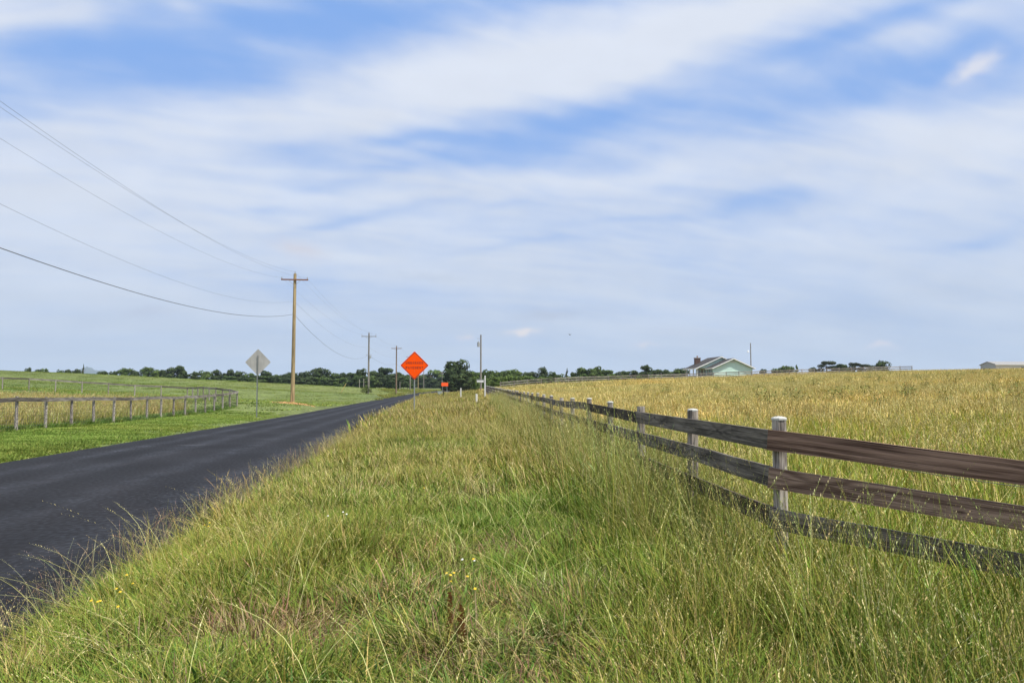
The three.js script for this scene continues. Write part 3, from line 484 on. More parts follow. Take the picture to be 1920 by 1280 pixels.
// ---------------------------------------------------------------- house on the rise
const shingle = (() => { const map = texture(256, 256, (u, v) => { const a = 0.85 + 0.3 * tn(u, v, 60, 2) + 0.25 * tn(u, v, 12, 5); return [a, a, a]; }); const m = std([0.062, 0.057, 0.056], 1); m.map = map; return m; })();
{
  const d = 171, px = 1374.5, x = Xof(px, d), g = ground(x, d), base = Yof(710, d);
  const t = thing('ranch_house', 'mint green house with twin gables, dark roof and brick chimney on the rise', 'house', [x, base, -d], RA);
  const mint = std([0.60, 0.79, 0.72], 0.8), trim = std([0.82, 0.83, 0.81], 0.6), glass = std([0.03, 0.04, 0.045], 0.12), brick = std([0.10, 0.062, 0.05], 0.95), teal = std([0.10, 0.22, 0.22], 0.6), found = std([0.62, 0.60, 0.56], 0.9);
  // local axes: x right, z toward the camera, y up; front wing gable at z = 0
  const gable = (w, eave, rise, depth, cx, z1) => { const s = new THREE.Shape(); s.moveTo(-w / 2, 0); s.lineTo(w / 2, 0); s.lineTo(w / 2, eave); s.lineTo(0, eave + rise); s.lineTo(-w / 2, eave); s.closePath(); return new THREE.ExtrudeGeometry(s, { depth, bevelEnabled: false }).translate(cx, 0, z1 - depth); };
  const roofSlab = (w, eave, rise, depth, cx, z1, side, over) => { const half = w / 2 + 0.4, sl = rise / (w / 2), L = Math.hypot(half, half * sl), gq = new THREE.BoxGeometry(L, 0.12, depth + over * 2); const a = Math.atan(sl); gq.translate(side * L / 2, 0, 0).rotateZ(-side * a).translate(cx, eave + rise + 0.09, z1 - depth / 2); return gq; };
  const rake = (w, eave, rise, cx, z, side) => { const half = w / 2 + 0.42, sl = rise / (w / 2), L = Math.hypot(half, half * sl); return new THREE.BoxGeometry(L, 0.17, 0.05).translate(side * L / 2, 0, 0).rotateZ(-side * Math.atan(sl)).translate(cx, eave + rise + 0.03, z); };
  // front wing
  const W1 = 8.4, E1 = 2.25, R1 = 1.85, L1 = 4.6;
  const body = part(t, 'wall', gable(W1, E1, R1, L1, 0, 0), mint);
  for (let i = 0; i < 14; i++) part(body, 'siding_board', box(Math.min(W1, W1 * (1 - Math.max(0, (0.12 + i * 0.28 - E1)) / R1)) - 0.05, 0.022, 0.03, 0, 0.12 + i * 0.28, 0.015), mint);
  part(t, 'foundation', box(W1 + 0.04, 0.6, L1 + 0.04, 0, -0.302, -L1 / 2), found);
  const OV = 0.58; const roofs = [];
  for (const s of [-1, 1]) { const q = part(t, 'roof', roofSlab(W1, E1, R1, L1, 0, 0, s, OV), shingle); part(q, 'rake_board', rake(W1, E1, R1, 0, OV + 0.03, s), trim); part(q, 'eave_fascia', box(0.04, 0.2, L1 + OV * 2, s * (W1 / 2 + 0.42), E1 - 0.12, -L1 / 2), trim); }
  part(t, 'louvre', box(0.9, 0.28, 0.04, 0, E1 + R1 - 0.62, 0.045), std([0.62, 0.66, 0.56], 0.7));
  // main block behind, shifted left, with a recessed porch on its left
  const W2 = 10.6, E2 = 2.3, R2 = 2.35, L2 = 7.6, C2 = -1.1, Z2 = -L1 + 0.6;
  part(t, 'wall', gable(W2 - 2.4, E2, R2 * (W2 - 2.4) / W2, L2, C2 + 1.2, Z2 - 0.001), mint);
  const up = new THREE.Shape(); up.moveTo(-W2 / 2, 0); up.lineTo(W2 / 2, 0); up.lineTo(0, R2); up.closePath(); part(t, 'gable_wall', new THREE.ExtrudeGeometry(up, { depth: 0.15, bevelEnabled: false }).translate(C2, E2, Z2 - 0.12), mint);
  for (const s of [-1, 1]) { const q = part(t, 'roof', roofSlab(W2, E2, R2, L2, C2, Z2, s, OV), shingle); part(q, 'rake_board', rake(W2, E2, R2, C2, Z2 + OV + 0.03, s), trim); part(q, 'eave_fascia', box(0.04, 0.2, L2 + OV * 2, C2 + s * (W2 / 2 + 0.42), E2 - 0.12, Z2 - L2 / 2), trim); }
  part(t, 'foundation', box(W2, 0.7, L2, C2, -0.355, Z2 - L2 / 2), found);
  const porchX = C2 - W2 / 2 + 0.15; for (const z of [Z2 + 0.0, Z2 - 2.6, Z2 - 5.1, Z2 - 7.4]) part(t, 'porch_post', box(0.17, E2, 0.17, porchX, E2 / 2, z), trim);
  for (const [z0, z1] of [[Z2 - 0.1, Z2 - 2.5], [Z2 - 2.7, Z2 - 5.0]]) { const rl = part(t, 'porch_railing', box(0.06, 0.07, z0 - z1, porchX, 0.85, (z0 + z1) / 2), trim); for (let i = 1; i < 10; i++) part(rl, 'baluster', box(0.035, 0.8, 0.035, porchX, 0.42, lerp(z0, z1, i / 10)), trim); }
  part(t, 'porch_bench', box(1.2, 0.75, 0.5, porchX + 1.0, 0.37, Z2 - 0.1), trim);
  const wallX = C2 + 1.2 - (W2 - 2.4) / 2; // side wall of the recessed porch
  const win = (gx, gy, gz, w, h, turn) => { const q = part(t, 'window', box(w, h, 0.04), glass); q.position.set(gx, gy, gz); q.rotation.y = turn; part(q, 'frame', mergeGeometries([box(w + 0.16, 0.08, 0.06, 0, h / 2 + 0.04, 0), box(w + 0.16, 0.08, 0.06, 0, -h / 2 - 0.04, 0), box(0.08, h, 0.06, -w / 2 - 0.04, 0, 0), box(0.08, h, 0.06, w / 2 + 0.04, 0, 0), box(0.05, h, 0.05, 0, 0, 0.003)]), trim); for (const s of [-1, 1]) part(q, 'shutter', box(0.32, h + 0.1, 0.04, s * (w / 2 + 0.26), 0, 0.01), teal); };
  win(wallX - 0.022, 1.35, Z2 - 1.3, 0.95, 1.35, -Math.PI / 2); win(wallX - 0.022, 1.35, Z2 - 5.6, 0.95, 1.35, -Math.PI / 2);
  const door = part(t, 'door', box(0.05, 2.05, 0.95, wallX - 0.026, 1.03, Z2 - 3.4), std([0.09, 0.07, 0.06], 0.5)); part(door, 'frame', mergeGeometries([box(0.06, 2.1, 0.09, wallX - 0.028, 1.05, Z2 - 2.87), box(0.06, 2.1, 0.09, wallX - 0.028, 1.05, Z2 - 3.93), box(0.06, 0.09, 1.15, wallX - 0.028, 2.14, Z2 - 3.4)]), trim); part(door, 'handle', new THREE.SphereGeometry(0.045, 8, 6).translate(wallX - 0.075, 1.0, Z2 - 3.05), steel);
  const wx1 = -W1 / 2; win(wx1 - 0.022, 1.35, -1.2, 0.8, 1.3, -Math.PI / 2); win(wx1 - 0.022, 1.35, -3.0, 0.8, 1.3, -Math.PI / 2);
  const ch = part(t, 'chimney', box(1.2, 2.0, 0.8, C2 - 2.9, E2 + 1.35, Z2 - L2 + 1.0), brick); part(ch, 'chimney_cap', box(1.4, 0.14, 0.95, C2 - 2.9, E2 + 2.42, Z2 - L2 + 1.0), std([0.3, 0.27, 0.25], 0.9)); part(ch, 'flue', cyl(0.15, 0.13, 0.4, 10).translate(C2 - 2.9, E2 + 2.49, Z2 - L2 + 1.0), std([0.25, 0.14, 0.1], 0.9));
}
{ // long pale building over the crest
  const d = 186, x = Xof(1868, d), base = Yof(691.5, d) - 0.8;
  const t = thing('long_shed', 'long low pale building with grey gable end over the crest', 'shed', [x, base, -d], 0.02);
  const pale = std([0.66, 0.64, 0.60], 0.7), grey = std([0.36, 0.38, 0.40], 0.8), roofM = std([0.27, 0.265, 0.26], 0.85), trim = std([0.78, 0.78, 0.77], 0.6), dark = std([0.05, 0.06, 0.07], 0.2);
  const L = 22, Wd = 5.6, E = Yof(682.8, d) - base, R = 0.62;
  part(t, 'wall', box(L, E, 0.14, L / 2, E / 2, -0.07), pale); part(t, 'wall', box(L, E, 0.14, L / 2, E / 2, -Wd + 0.07), pale);
  const s = new THREE.Shape(); s.moveTo(0, 0); s.lineTo(Wd, 0); s.lineTo(Wd, E); s.lineTo(Wd / 2, E + R); s.lineTo(0, E); s.closePath();
  const ge = part(t, 'gable_wall', new THREE.ExtrudeGeometry(s, { depth: 0.14, bevelEnabled: false }).rotateY(Math.PI / 2).translate(-0.141, 0, 0), grey); part(t, 'gable_wall', new THREE.ExtrudeGeometry(s, { depth: 0.14, bevelEnabled: false }).rotateY(Math.PI / 2).translate(L + 0.001, 0, 0), grey);
  const a = Math.atan(R / (Wd / 2)), SL = Math.hypot(R, Wd / 2) + 0.3; for (const k of [1, -1]) { const rf = part(t, 'roof', new THREE.BoxGeometry(L + 0.6, 0.09, SL).translate(0, 0, k * SL / 2).rotateX(k * a).translate(L / 2, E + R + 0.06, -Wd / 2), roofM); part(rf, 'eave_fascia', box(L + 0.6, 0.16, 0.03, L / 2, E - 0.06, -Wd / 2 + k * (Wd / 2 + 0.3)), trim); }
  for (const q of [6.3, 11.5, 16]) { const w = part(t, 'window', box(1.3, 0.9, 0.04, q, E - 1.05, 0.02), dark); part(w, 'frame', mergeGeometries([box(1.46, 0.08, 0.05, q, E - 0.56, 0.025), box(1.46, 0.08, 0.05, q, E - 1.54, 0.025), box(0.08, 0.9, 0.05, q - 0.69, E - 1.05, 0.025), box(0.08, 0.9, 0.05, q + 0.69, E - 1.05, 0.025)]), trim); }
}
{ // bird in flight
  const d = 90, t = thing('bird', 'tiny dark bird flying above the far fence', 'bird', [Xof(1069, d), Yof(627.5, d), -d], 0.6), m = std([0.03, 0.03, 0.03], 0.8);
  part(t, 'body', new THREE.LatheGeometry([[0, -0.12], [0.025, -0.08], [0.035, 0], [0.025, 0.07], [0.018, 0.1], [0, 0.125]].map((a) => new THREE.Vector2(...a)), 8).rotateX(Math.PI / 2), m);
  for (const s of [-1, 1]) { const w = new THREE.Shape(); w.moveTo(0, 0.04); w.lineTo(s * 0.14, 0.05); w.lineTo(s * 0.26, -0.03); w.lineTo(s * 0.12, -0.03); w.lineTo(0, -0.04); const q = part(t, 'wing', new THREE.ExtrudeGeometry(w, { depth: 0.008, bevelEnabled: false }).rotateX(-Math.PI / 2), m); q.rotation.z = s * 0.5; }
}

// ---------------------------------------------------------------- trees
const barkMat = std([0.10, 0.075, 0.055], 1);
const leafMat = (rgb) => { const m = new THREE.MeshPhysicalMaterial({ roughness: 0.85, specularIntensity: 0.25, side: THREE.DoubleSide, vertexColors: true }); m.color.setRGB(...rgb); return m; };
const leafTones = { dark: leafMat([0.042, 0.064, 0.024]), mid: leafMat([0.062, 0.098, 0.028]), light: leafMat([0.085, 0.13, 0.034]), pine: leafMat([0.038, 0.05, 0.026]) };
// crowns in a unit box: height 1, half width 0.5; foliage of many small bent leaf sprays
function crownGeo(seed, kind, count) {
  const r = rngOf(seed), pos = [], col = [], lobes = [];
  const nl = kind === 'cone' ? 16 : kind === 'pine' ? 9 : 22;
  for (let i = 0; i < nl; i++) {
    if (kind === 'cone') { const t = (i + 0.5) / nl, w = 0.36 * (1 - t) + 0.05, a = r() * 6.28; lobes.push([Math.cos(a) * w * 0.6, 0.06 + t * 0.9, Math.sin(a) * w * 0.6, w * 0.75, 0.09]); }
    else if (kind === 'pine') { const a = r() * 6.28, q = 0.3 * Math.sqrt(r()); lobes.push([Math.cos(a) * q + 0.06, 0.5 + 0.4 * r(), Math.sin(a) * q, 0.15 + 0.09 * r(), 0.065 + 0.03 * r()]); }
    else { const a = r() * 6.28, t = Math.pow(r(), 0.8), y = 0.10 + 0.74 * t, m = Math.sqrt(Math.max(0, 1 - Math.pow((y - 0.38) / 0.56, 2))), q = (0.14 + 0.24 * r()) * m; lobes.push([Math.cos(a) * q, y, Math.sin(a) * q, 0.13 + 0.1 * r(), 0.10 + 0.08 * r()]); }
  }
  for (let i = 0; i < count; i++) {
    const L = lobes[Math.floor(r() * nl)], u = r() * 2 - 1, a = r() * 6.2832, k = Math.sqrt(1 - u * u), rad = 0.72 + 0.36 * Math.pow(r(), 0.6);
    const n = V(k * Math.cos(a), u, k * Math.sin(a)), c = V(L[0] + n.x * L[3] * rad, L[1] + n.y * L[4] * rad, L[2] + n.z * L[3] * rad);
    if (c.y < 0.01) continue;
    const t1 = V(r() - 0.5, r() - 0.5, r() - 0.5).cross(n).normalize(), t2 = n.clone().cross(t1).addScaledVector(n, (r() - 0.5) * 1.2).normalize(), s = (kind === 'round' ? 0.04 : 0.03) * (0.6 + 0.8 * r()), e = s * (0.5 + 0.5 * r());
    const A = c.clone().addScaledVector(t1, -s).addScaledVector(n, -s * 0.4), B = c.clone().addScaledVector(t2, e), C = c.clone().addScaledVector(t1, s).addScaledVector(n, -s * 0.3), Dd = c.clone().addScaledVector(t2, -e);
    const sh = 0.5 + 1.0 * r(), ye = 1 + 0.3 * (r() - 0.4);
    for (const v of [A, B, Dd, B, C, Dd]) { pos.push(v.x, v.y, v.z); col.push(sh * ye, sh, sh * 0.9); }
  }
  const g = new THREE.BufferGeometry(); g.setAttribute('position', new THREE.Float32BufferAttribute(pos, 3)); g.setAttribute('color', new THREE.Float32BufferAttribute(col, 3)); g.computeVertexNormals(); return g;
}
function trunkGeo(seed, kind) {
  const r = rngOf(seed), gs = []; const top = kind === 'round' ? 0.5 : kind === 'pine' ? 0.85 : 0.9;
  gs.push(new THREE.CylinderGeometry(0.012, 0.028, top, 7).translate(0, top / 2, 0));
  for (let i = 0; i < 6; i++) { const L = 0.16 + 0.14 * r(), a = r() * 6.28, y = kind === 'round' ? 0.18 + 0.25 * r() : 0.45 + 0.35 * r(), g = new THREE.CylinderGeometry(0.004, 0.011, L, 5).translate(0, L / 2, 0).rotateZ(0.7 + 0.3 * r()).rotateY(a).translate(0, y, 0); gs.push(g); }
  return mergeGeometries(gs);
}
const crowns = { round: [1, 2, 3, 4, 5].map((s) => crownGeo(100 + s, 'round', 2600)), cone: [1, 2].map((s) => crownGeo(200 + s, 'cone', 1500)), pine: [1, 2].map((s) => crownGeo(300 + s, 'pine', 1300)) };
const trunks = { round: [1, 2, 3].map((s) => trunkGeo(s, 'round')), cone: [trunkGeo(7, 'cone')], pine: [trunkGeo(8, 'pine'), trunkGeo(9, 'pine')] };
const tr = rngOf(909);
function tree(px, ytop, wpx, d, kind, tone, label, group, name) {
  const x = Xof(px, d), g = ground(x, d), H = Math.max(2.5, Yof(ytop - 2.5, d) - g), w = wpx / F * d;
  const t = thing(name ?? { round: 'broadleaf_tree', cone: 'cedar_tree', pine: 'pine_tree' }[kind], label, 'tree', [x, g - 0.1, -d], tr() * 6.28, group);
  const a = part(t, 'trunk', trunks[kind][Math.floor(tr() * trunks[kind].length)], barkMat), b = part(t, 'crown', crowns[kind][Math.floor(tr() * crowns[kind].length)], leafTones[tone]);
  const sw = kind === 'cone' ? w / 0.75 : w / 0.86; a.scale.set(H * 0.9, H, H * 0.9); b.scale.set(sw, H * 1.02, sw * (0.9 + 0.2 * tr()));
}
const GL = 'trees along the woods beyond the mowed hill', GR = 'trees beyond the far board fence', GH = 'trees on the rise right of the house';
const LB = { dark: 'dark rounded broadleaf tree in the woods beyond the mowed hill', mid: 'mid-green broadleaf tree in the woods beyond the mowed hill', light: 'light green broadleaf tree in the woods beyond the mowed hill' };
for (const [px, y, w, tone] of [[52, 688, 12, 'dark'], [80, 693, 26, 'mid'], [112, 695, 14, 'mid'], [130, 692, 22, 'dark'], [144, 691, 18, 'dark'], [195, 697, 24, 'dark'], [213, 698, 18, 'dark'], [236, 692, 26, 'mid'], [254, 694, 22, 'dark'], [277, 690, 25, 'mid'], [296, 695, 20, 'light'], [311, 694, 22, 'dark'], [331, 684, 32, 'dark'], [350, 702, 16, 'dark'], [366, 698, 20, 'dark'], [384, 697, 28, 'light'], [407, 694, 18, 'dark'], [420, 699, 20, 'dark'], [432, 694, 16, 'dark'], [447, 698, 26, 'dark'], [466, 699, 24, 'mid'], [478, 703, 22, 'dark'], [495, 697, 24, 'dark'], [513, 702, 24, 'mid'], [530, 703, 22, 'dark'], [546, 700, 26, 'dark'], [562, 705, 20, 'mid'], [573, 698, 24, 'dark'], [590, 692, 22, 'dark'], [606, 688, 30, 'dark'], [616, 706, 20, 'dark'], [628, 701, 24, 'mid'], [646, 701, 26, 'dark'], [664, 700, 26, 'dark'], [678, 693, 22, 'dark'], [697, 697, 26, 'mid'], [709, 700, 22, 'dark'], [724, 690, 34, 'dark'], [742, 697, 26, 'dark'], [757, 701, 26, 'mid'], [771, 704, 26, 'dark'], [786, 704, 24, 'mid'], [800, 703, 24, 'dark'], [815, 696, 34, 'light'], [832, 700, 26, 'dark']])
  tree(px, y, w * 1.12, px < 480 ? 330 : 345 + (tr() - 0.5) * 30 + (px > 770 ? 140 : 0), 'round', tone, LB[tone], GL);
for (let i = 0; i < 30; i++) { const px = 425 + i * 14 + tr() * 8; tree(px, 705 + tr() * 6, 30, 322 + tr() * 8 + (px > 770 ? 150 : 0), 'round', tr() < 0.7 ? 'dark' : 'mid', 'low dark tree at the front edge of the far woods', 'low trees along the front of the woods'); }
tree(155.5, 686, 9, 325, 'cone', 'dark', 'narrow upright tree standing alone on the mowed hill skyline');
tree(858, 676.5, 54, 240, 'round', 'dark', 'largest dark rounded tree where the road bends away'); tree(872, 690, 34, 236, 'round', 'dark', 'dark tree leaning against the right flank of the largest tree'); tree(845, 692, 30, 236, 'round', 'dark', 'dark tree against the left flank of the largest tree'); tree(858, 702, 50, 232, 'round', 'dark', 'low dark tree in front of the largest tree at the bend');
const RBL = { dark: 'dark broadleaf tree beyond the far board fence', mid: 'mid-green broadleaf tree beyond the far board fence', light: 'light green young tree beyond the far board fence' };
for (const [px, y, w, tone] of [[886, 699, 26, 'light'], [900, 700, 26, 'mid'], [917, 697, 28, 'mid'], [932, 698, 26, 'mid'], [948, 699, 26, 'mid'], [961, 696, 26, 'light'], [984, 702, 26, 'dark'], [1000, 700, 26, 'dark'], [1020, 692, 19, 'dark'], [1035, 701, 16, 'mid'], [1049, 705, 22, 'mid'], [1076, 701, 16, 'dark'], [1093, 693, 26, 'mid'], [1108, 692, 26, 'mid'], [1122, 691, 18, 'mid'], [1138, 696, 24, 'mid'], [1150, 703, 18, 'light'], [1166, 699, 26, 'dark'], [1182, 696, 26, 'dark'], [1198, 703, 22, 'mid'], [1212, 687, 18, 'dark'], [1228, 696, 22, 'dark'], [1246, 697, 20, 'dark'], [1264, 696, 24, 'mid'], [1279, 694, 24, 'dark']])
  tree(px, y - 2, w * 1.25, 260 + tr() * 40, 'round', tone, RBL[tone], GR);
for (let i = 0; i < 22; i++) { const px = 884 + i * 18 + tr() * 8; tree(px, 706 - i * 0.15 + tr() * 4, 26, 235 + tr() * 10, 'round', tr() < 0.5 ? 'mid' : 'light', 'low green tree filling the gap behind the far board fence', 'low trees behind the far board fence'); }
tree(1063, 693, 9, 255, 'cone', 'dark', 'narrow pointed cedar beyond the far board fence'); 
for (const [px, y, w, d] of [[893, 706, 16, 158], [930, 707, 20, 160], [952, 703, 20, 157], [966, 709, 14, 154], [978, 712, 12, 154], [912, 710, 16, 165]]) tree(px, y, w, d, 'round', 'light', 'light green sapling at the far end of the roadside fence', 'saplings at the fence end', 'sapling');
for (const [px, y, w, kind, tone, label] of [[1431, 696, 11, 'round', 'dark', 'small dark tree just right of the mint house'], [1459, 691, 24, 'round', 'mid', 'bushy tree left of a pair right of the mint house'], [1475, 690, 26, 'round', 'mid', 'bushy tree merging into its pair right of the mint house'], [1494, 689, 9, 'cone', 'mid', 'thin upright tree at the side of the bushy pair'], [1523, 693, 18, 'round', 'dark', 'low dark tree between the bushy pair and leaning pine'], [1550, 680, 26, 'pine', 'pine', 'leaning flat-topped pine on the rise behind the field'], [1574, 684, 32, 'round', 'dark', 'broad dark tree beside the leaning pine'], [1603, 683, 22, 'pine', 'pine', 'open flat-topped pine between two broad trees'], [1620, 686, 20, 'pine', 'pine', 'smaller open pine leaning beside another pine'], [1653, 681, 24, 'round', 'dark', 'round dark tree near the end of the far fence'], [1637, 690, 16, 'round', 'dark', 'small dark tree at the foot of the round tree'], [1585, 692, 18, 'round', 'dark', 'low dark tree under the broad tree by the pines']])
  tree(px, y - 2.5, w * 1.35, 265 + tr() * 25, kind, tone, label, GH);

console.log('trees done');
// ---------------------------------------------------------------- grass and field plants
function bladeInto(out, x, z, h, w, az, lean, curl, c, seg = 4, tw = 0) {
  const dx = Math.cos(az), dz = Math.sin(az), px = Math.cos(az + Math.PI / 2 + tw), pz = Math.sin(az + Math.PI / 2 + tw); let prev = null;
  for (let i = 0; i <= seg; i++) {
    const t = i / seg, f = h * lean * (t * 0.45 + 0.55 * Math.pow(t, 1.4 + curl)), y = h * (t - 0.34 * lean * t * t * (0.6 + curl * 0.4)), ww = w * 0.5 * (i === seg ? 0.08 : 1 - 0.55 * t);
    const a = [x + dx * f - px * ww, y, z + dz * f - pz * ww], b = [x + dx * f + px * ww, y, z + dz * f + pz * ww];
    if (prev) { out.p.push(...prev[0], ...prev[1], ...a, ...prev[1], ...b, ...a); for (let k = 0; k < 6; k++) out.c.push(...c); }
    prev = [a, b];
  }
  return [x + dx * h * lean, h * (1 - 0.34 * lean * (0.6 + curl * 0.4)), z + dz * h * lean];
}
function headInto(out, x, z, h, az, lean, curl, c, r, len, size, spread) { // seed head along the upper part of a stem
  const dx = Math.cos(az), dz = Math.sin(az), n = 11;
  for (let i = 0; i < n; i++) {
    const t = 1 - len * (i / (n - 1)), f = h * lean * (t * 0.45 + 0.55 * Math.pow(t, 1.4 + curl)), y = h * (t - 0.34 * lean * t * t * (0.6 + curl * 0.4));
    const a = r() * 6.2832, s = size * (0.6 + 0.7 * r()) * (i < 2 ? 0.7 : 1), ox = Math.cos(a) * spread * s, oz = Math.sin(a) * spread * s, P = [x + dx * f, y, z + dz * f];
    const tip = [P[0] + ox + dx * lean * s, P[1] + s * 0.8, P[2] + oz + dz * lean * s], q = Math.cos(a + 1.57) * s * 0.16, w = Math.sin(a + 1.57) * s * 0.16, m = [(P[0] + tip[0]) / 2, (P[1] + tip[1]) / 2, (P[2] + tip[2]) / 2];
    out.p.push(...P, m[0] + q, m[1], m[2] + w, ...tip, ...P, ...tip, m[0] - q, m[1], m[2] - w); const k = 0.8 + 0.4 * r(); for (let j = 0; j < 6; j++) out.c.push(c[0] * k, c[1] * k, c[2] * k);
  }
}
const geoOf = (o) => { const g = new THREE.BufferGeometry(); g.setAttribute('position', new THREE.Float32BufferAttribute(o.p, 3)); g.setAttribute('color', new THREE.Float32BufferAttribute(o.c, 3)); g.computeVertexNormals(); return g; };
const GREENS = [[0.125, 0.21, 0.026], [0.155, 0.225, 0.03], [0.10, 0.18, 0.028], [0.19, 0.235, 0.036]], STRAWS = [[0.50, 0.425, 0.18], [0.44, 0.365, 0.14], [0.55, 0.48, 0.24], [0.38, 0.30, 0.125]], OLIVE = [[0.225, 0.23, 0.045], [0.26, 0.245, 0.055]];
const pick = (r, a) => a[Math.floor(r() * a.length)], vary = (r, c, k = 0.2) => { const m = 1 + (r() - 0.5) * 2 * k; return c.map((v) => v * m); };
function tuft(seed, { n, rad, h0, h1, w, lean, straw = 0.1, olive = 0.2, seg = 4, greens = GREENS }) { const r = rngOf(seed), o = { p: [], c: [] }; for (let i = 0; i < n; i++) { const a = r() * 6.28, q = rad * Math.sqrt(r()), k = r(); bladeInto(o, Math.cos(a) * q, Math.sin(a) * q, lerp(h0, h1, r() * r() * 0.4 + r() * 0.6), w * (0.6 + 0.8 * r()), a + (r() - 0.5) * 2.4, lean * (0.15 + 1.2 * r()), r() * 1.5, vary(r, k < straw ? pick(r, STRAWS) : k < straw + olive ? pick(r, OLIVE) : pick(r, greens)), seg, (r() - 0.5) * 1.5); } return geoOf(o); }
function stalks(seed, { n, rad, h0, h1, w, lean, size, len = 0.2, spread = 0.45, cols = STRAWS, bias = 0.25, stem }) { // seeding stems; wind leans them to -x
  const r = rngOf(seed), o = { p: [], c: [] };
  for (let i = 0; i < n; i++) { const a0 = r() * 6.28, q = rad * Math.sqrt(r()), x = Math.cos(a0) * q, z = Math.sin(a0) * q, h = lerp(h0, h1, r()), az = Math.PI + (r() - 0.5) * (6.28 - 5 * bias), l = lean * (0.2 + r()), cu = 0.5 + r() * 2, c = vary(r, pick(r, cols)), sc = stem ? vary(r, pick(r, stem)) : c.map((v, k) => v * [0.8, 0.9, 0.75][k]); bladeInto(o, x, z, h, w, az, l, cu, sc, 6, r() * 3); headInto(o, x, z, h, az, l, cu, c, r, len * (0.7 + 0.6 * r()), size, spread); if (r() < 0.5) bladeInto(o, x, z, h * 0.5, w * 1.6, r() * 6.28, 0.7, 1, sc, 3, 0); }
  return geoOf(o);
}
const grassMat = new THREE.MeshPhysicalMaterial({ vertexColors: true, side: THREE.DoubleSide, roughness: 0.8, specularIntensity: 0.2 });
const dummy = new THREE.Object3D(), C = new THREE.Color();
function scatter(name, label, category, geos, spots) { // spots: [x, d, scale, yscale, tint rgb, turn]
  geos.forEach((g, gi) => {
    const mine = spots.filter((_, i) => i % geos.length === gi), m = new THREE.InstancedMesh(g, grassMat, mine.length);
    mine.forEach(([x, d, s, sy, c, turn], i) => { dummy.position.set(x, ground(x, d) - 0.015, -d); dummy.rotation.set(0, turn, 0); dummy.scale.set(s, s * sy, s); dummy.updateMatrix(); m.setMatrixAt(i, dummy.matrix); m.setColorAt(i, C.setRGB(...c)); });
    add(m, name); m.castShadow = m.receiveShadow = true; tag(m, label, category, null, 'stuff');
  });
}
const gr = rngOf(2024);
function spotsIn(count, d0, d1, xr, ok, make, power = 1) { // spread over depth; power > 1 puts more of them near
  const out = []; let tries = 0;
  while (out.length < count && tries++ < count * 12) { const d = d0 + (d1 - d0) * Math.pow(gr(), power), [a, b] = xr(d), x = lerp(a, b, gr()); if (!ok(x, d)) continue; const m = make(x, d); if (m) out.push([x, d, ...m]); }
  return out;
}
const inView = (d, extra = 1.2) => [-(0.64 * d + extra), 0.64 * d + extra];
const turn = () => gr() * 6.28, slight = () => (gr() - 0.5) * 1.2;
// patchiness of the verge: 0 lush green, 1 dry and seeding
const dry = (x, d) => clamp(0.42 + 1.5 * fbm(x * 0.55, d * 0.32, 4.4, 3) + 0.25 * sstep(0.6, 2.2, x + 0.05 * d) + 0.25 * sstep(12, 40, d) - 0.25 * Math.exp(-Math.pow((x - 0.35) / 0.8, 2) - Math.pow((d - 6) / 3, 2)));
const isVerge = (x, d) => { const [s, l0] = roadST(x, d), l = l0 + bend(s); return l < RW0 - 0.02 + 0.18 * N(s * 0.8, 2) && (d < 4.3 ? x < 2.9 : fenceSide(x, d) < 0.25) && !(Math.hypot((x + 1.3) / 0.52, (d - 5.05) / 0.5) < 1 && gr() < 0.88); };
const roadEdge = (x, d) => { const [s, l0] = roadST(x, d); return RW0 - (l0 + bend(s)); };
const vergeTone = (x, d) => { const q = dry(x, d), j = 0.85 + 0.3 * gr(); return [j * lerp(0.93, 1.4, q), j * lerp(0.98, 1.1, q), j * lerp(1.05, 1.25, q)]; };
const tall = (x, d) => 0.72 + 0.55 * sstep(0.2, 2.0, x + 0.05 * d) + 0.35 * fbm(x * 0.8, d * 0.5, 8.8, 2) - 0.22 * Math.exp(-Math.pow((x + 0.1) / 1.0, 2)) * (1 - sstep(14, 30, d));
const small = [1, 2, 3, 4].map((s) => tuft(400 + s, { n: 24, rad: 0.08, h0: 0.12, h1: 0.36, w: 0.0048, lean: 0.75, straw: 0.08, olive: 0.22 }));
const near = [1, 2, 3, 4, 5, 6].map((s) => tuft(410 + s, { n: 205, rad: 0.3, h0: 0.12, h1: 0.44, w: 0.0060, lean: 0.7, straw: 0.05, olive: 0.18 }));
const midT = [1, 2, 3, 4].map((s) => tuft(420 + s, { n: 120, rad: 0.42, h0: 0.16, h1: 0.48, w: 0.013, lean: 0.6, straw: 0.08, olive: 0.3, seg: 3 }));
const farT = [1, 2, 3, 4].map((s) => tuft(440 + s, { n: 80, rad: 0.95, h0: 0.22, h1: 0.6, w: 0.045, lean: 0.5, straw: 0.15, olive: 0.42, seg: 2 }));
const VL = 'unmown green grass covering the roadside verge';
const edgeFit = (x, d) => lerp(0.5, 1, sstep(0.0, 0.9, roadEdge(x, d)));
const inside = (m) => (x, d) => isVerge(x, d) && roadEdge(x, d) > m;
scatter('verge_grass', VL, 'grass', near, spotsIn(1000, 2.3, 10.8, inView, inside(0.26), (x, d) => [0.85 + 0.35 * gr(), edgeFit(x, d) * tall(x, d) * (0.85 + 0.3 * gr()), vergeTone(x, d), turn()], 0.8));
scatter('verge_grass', VL, 'grass', small, spotsIn(1500, 2.3, 30, (d) => [-(0.103 * d + 3.1), -(0.103 * d + 2.2)], (x, d) => isVerge(x, d) && roadEdge(x, d) < 0.5, (x, d) => [0.8 + 0.5 * gr(), 0.8 * edgeFit(x, d), vergeTone(x, d), turn()]));
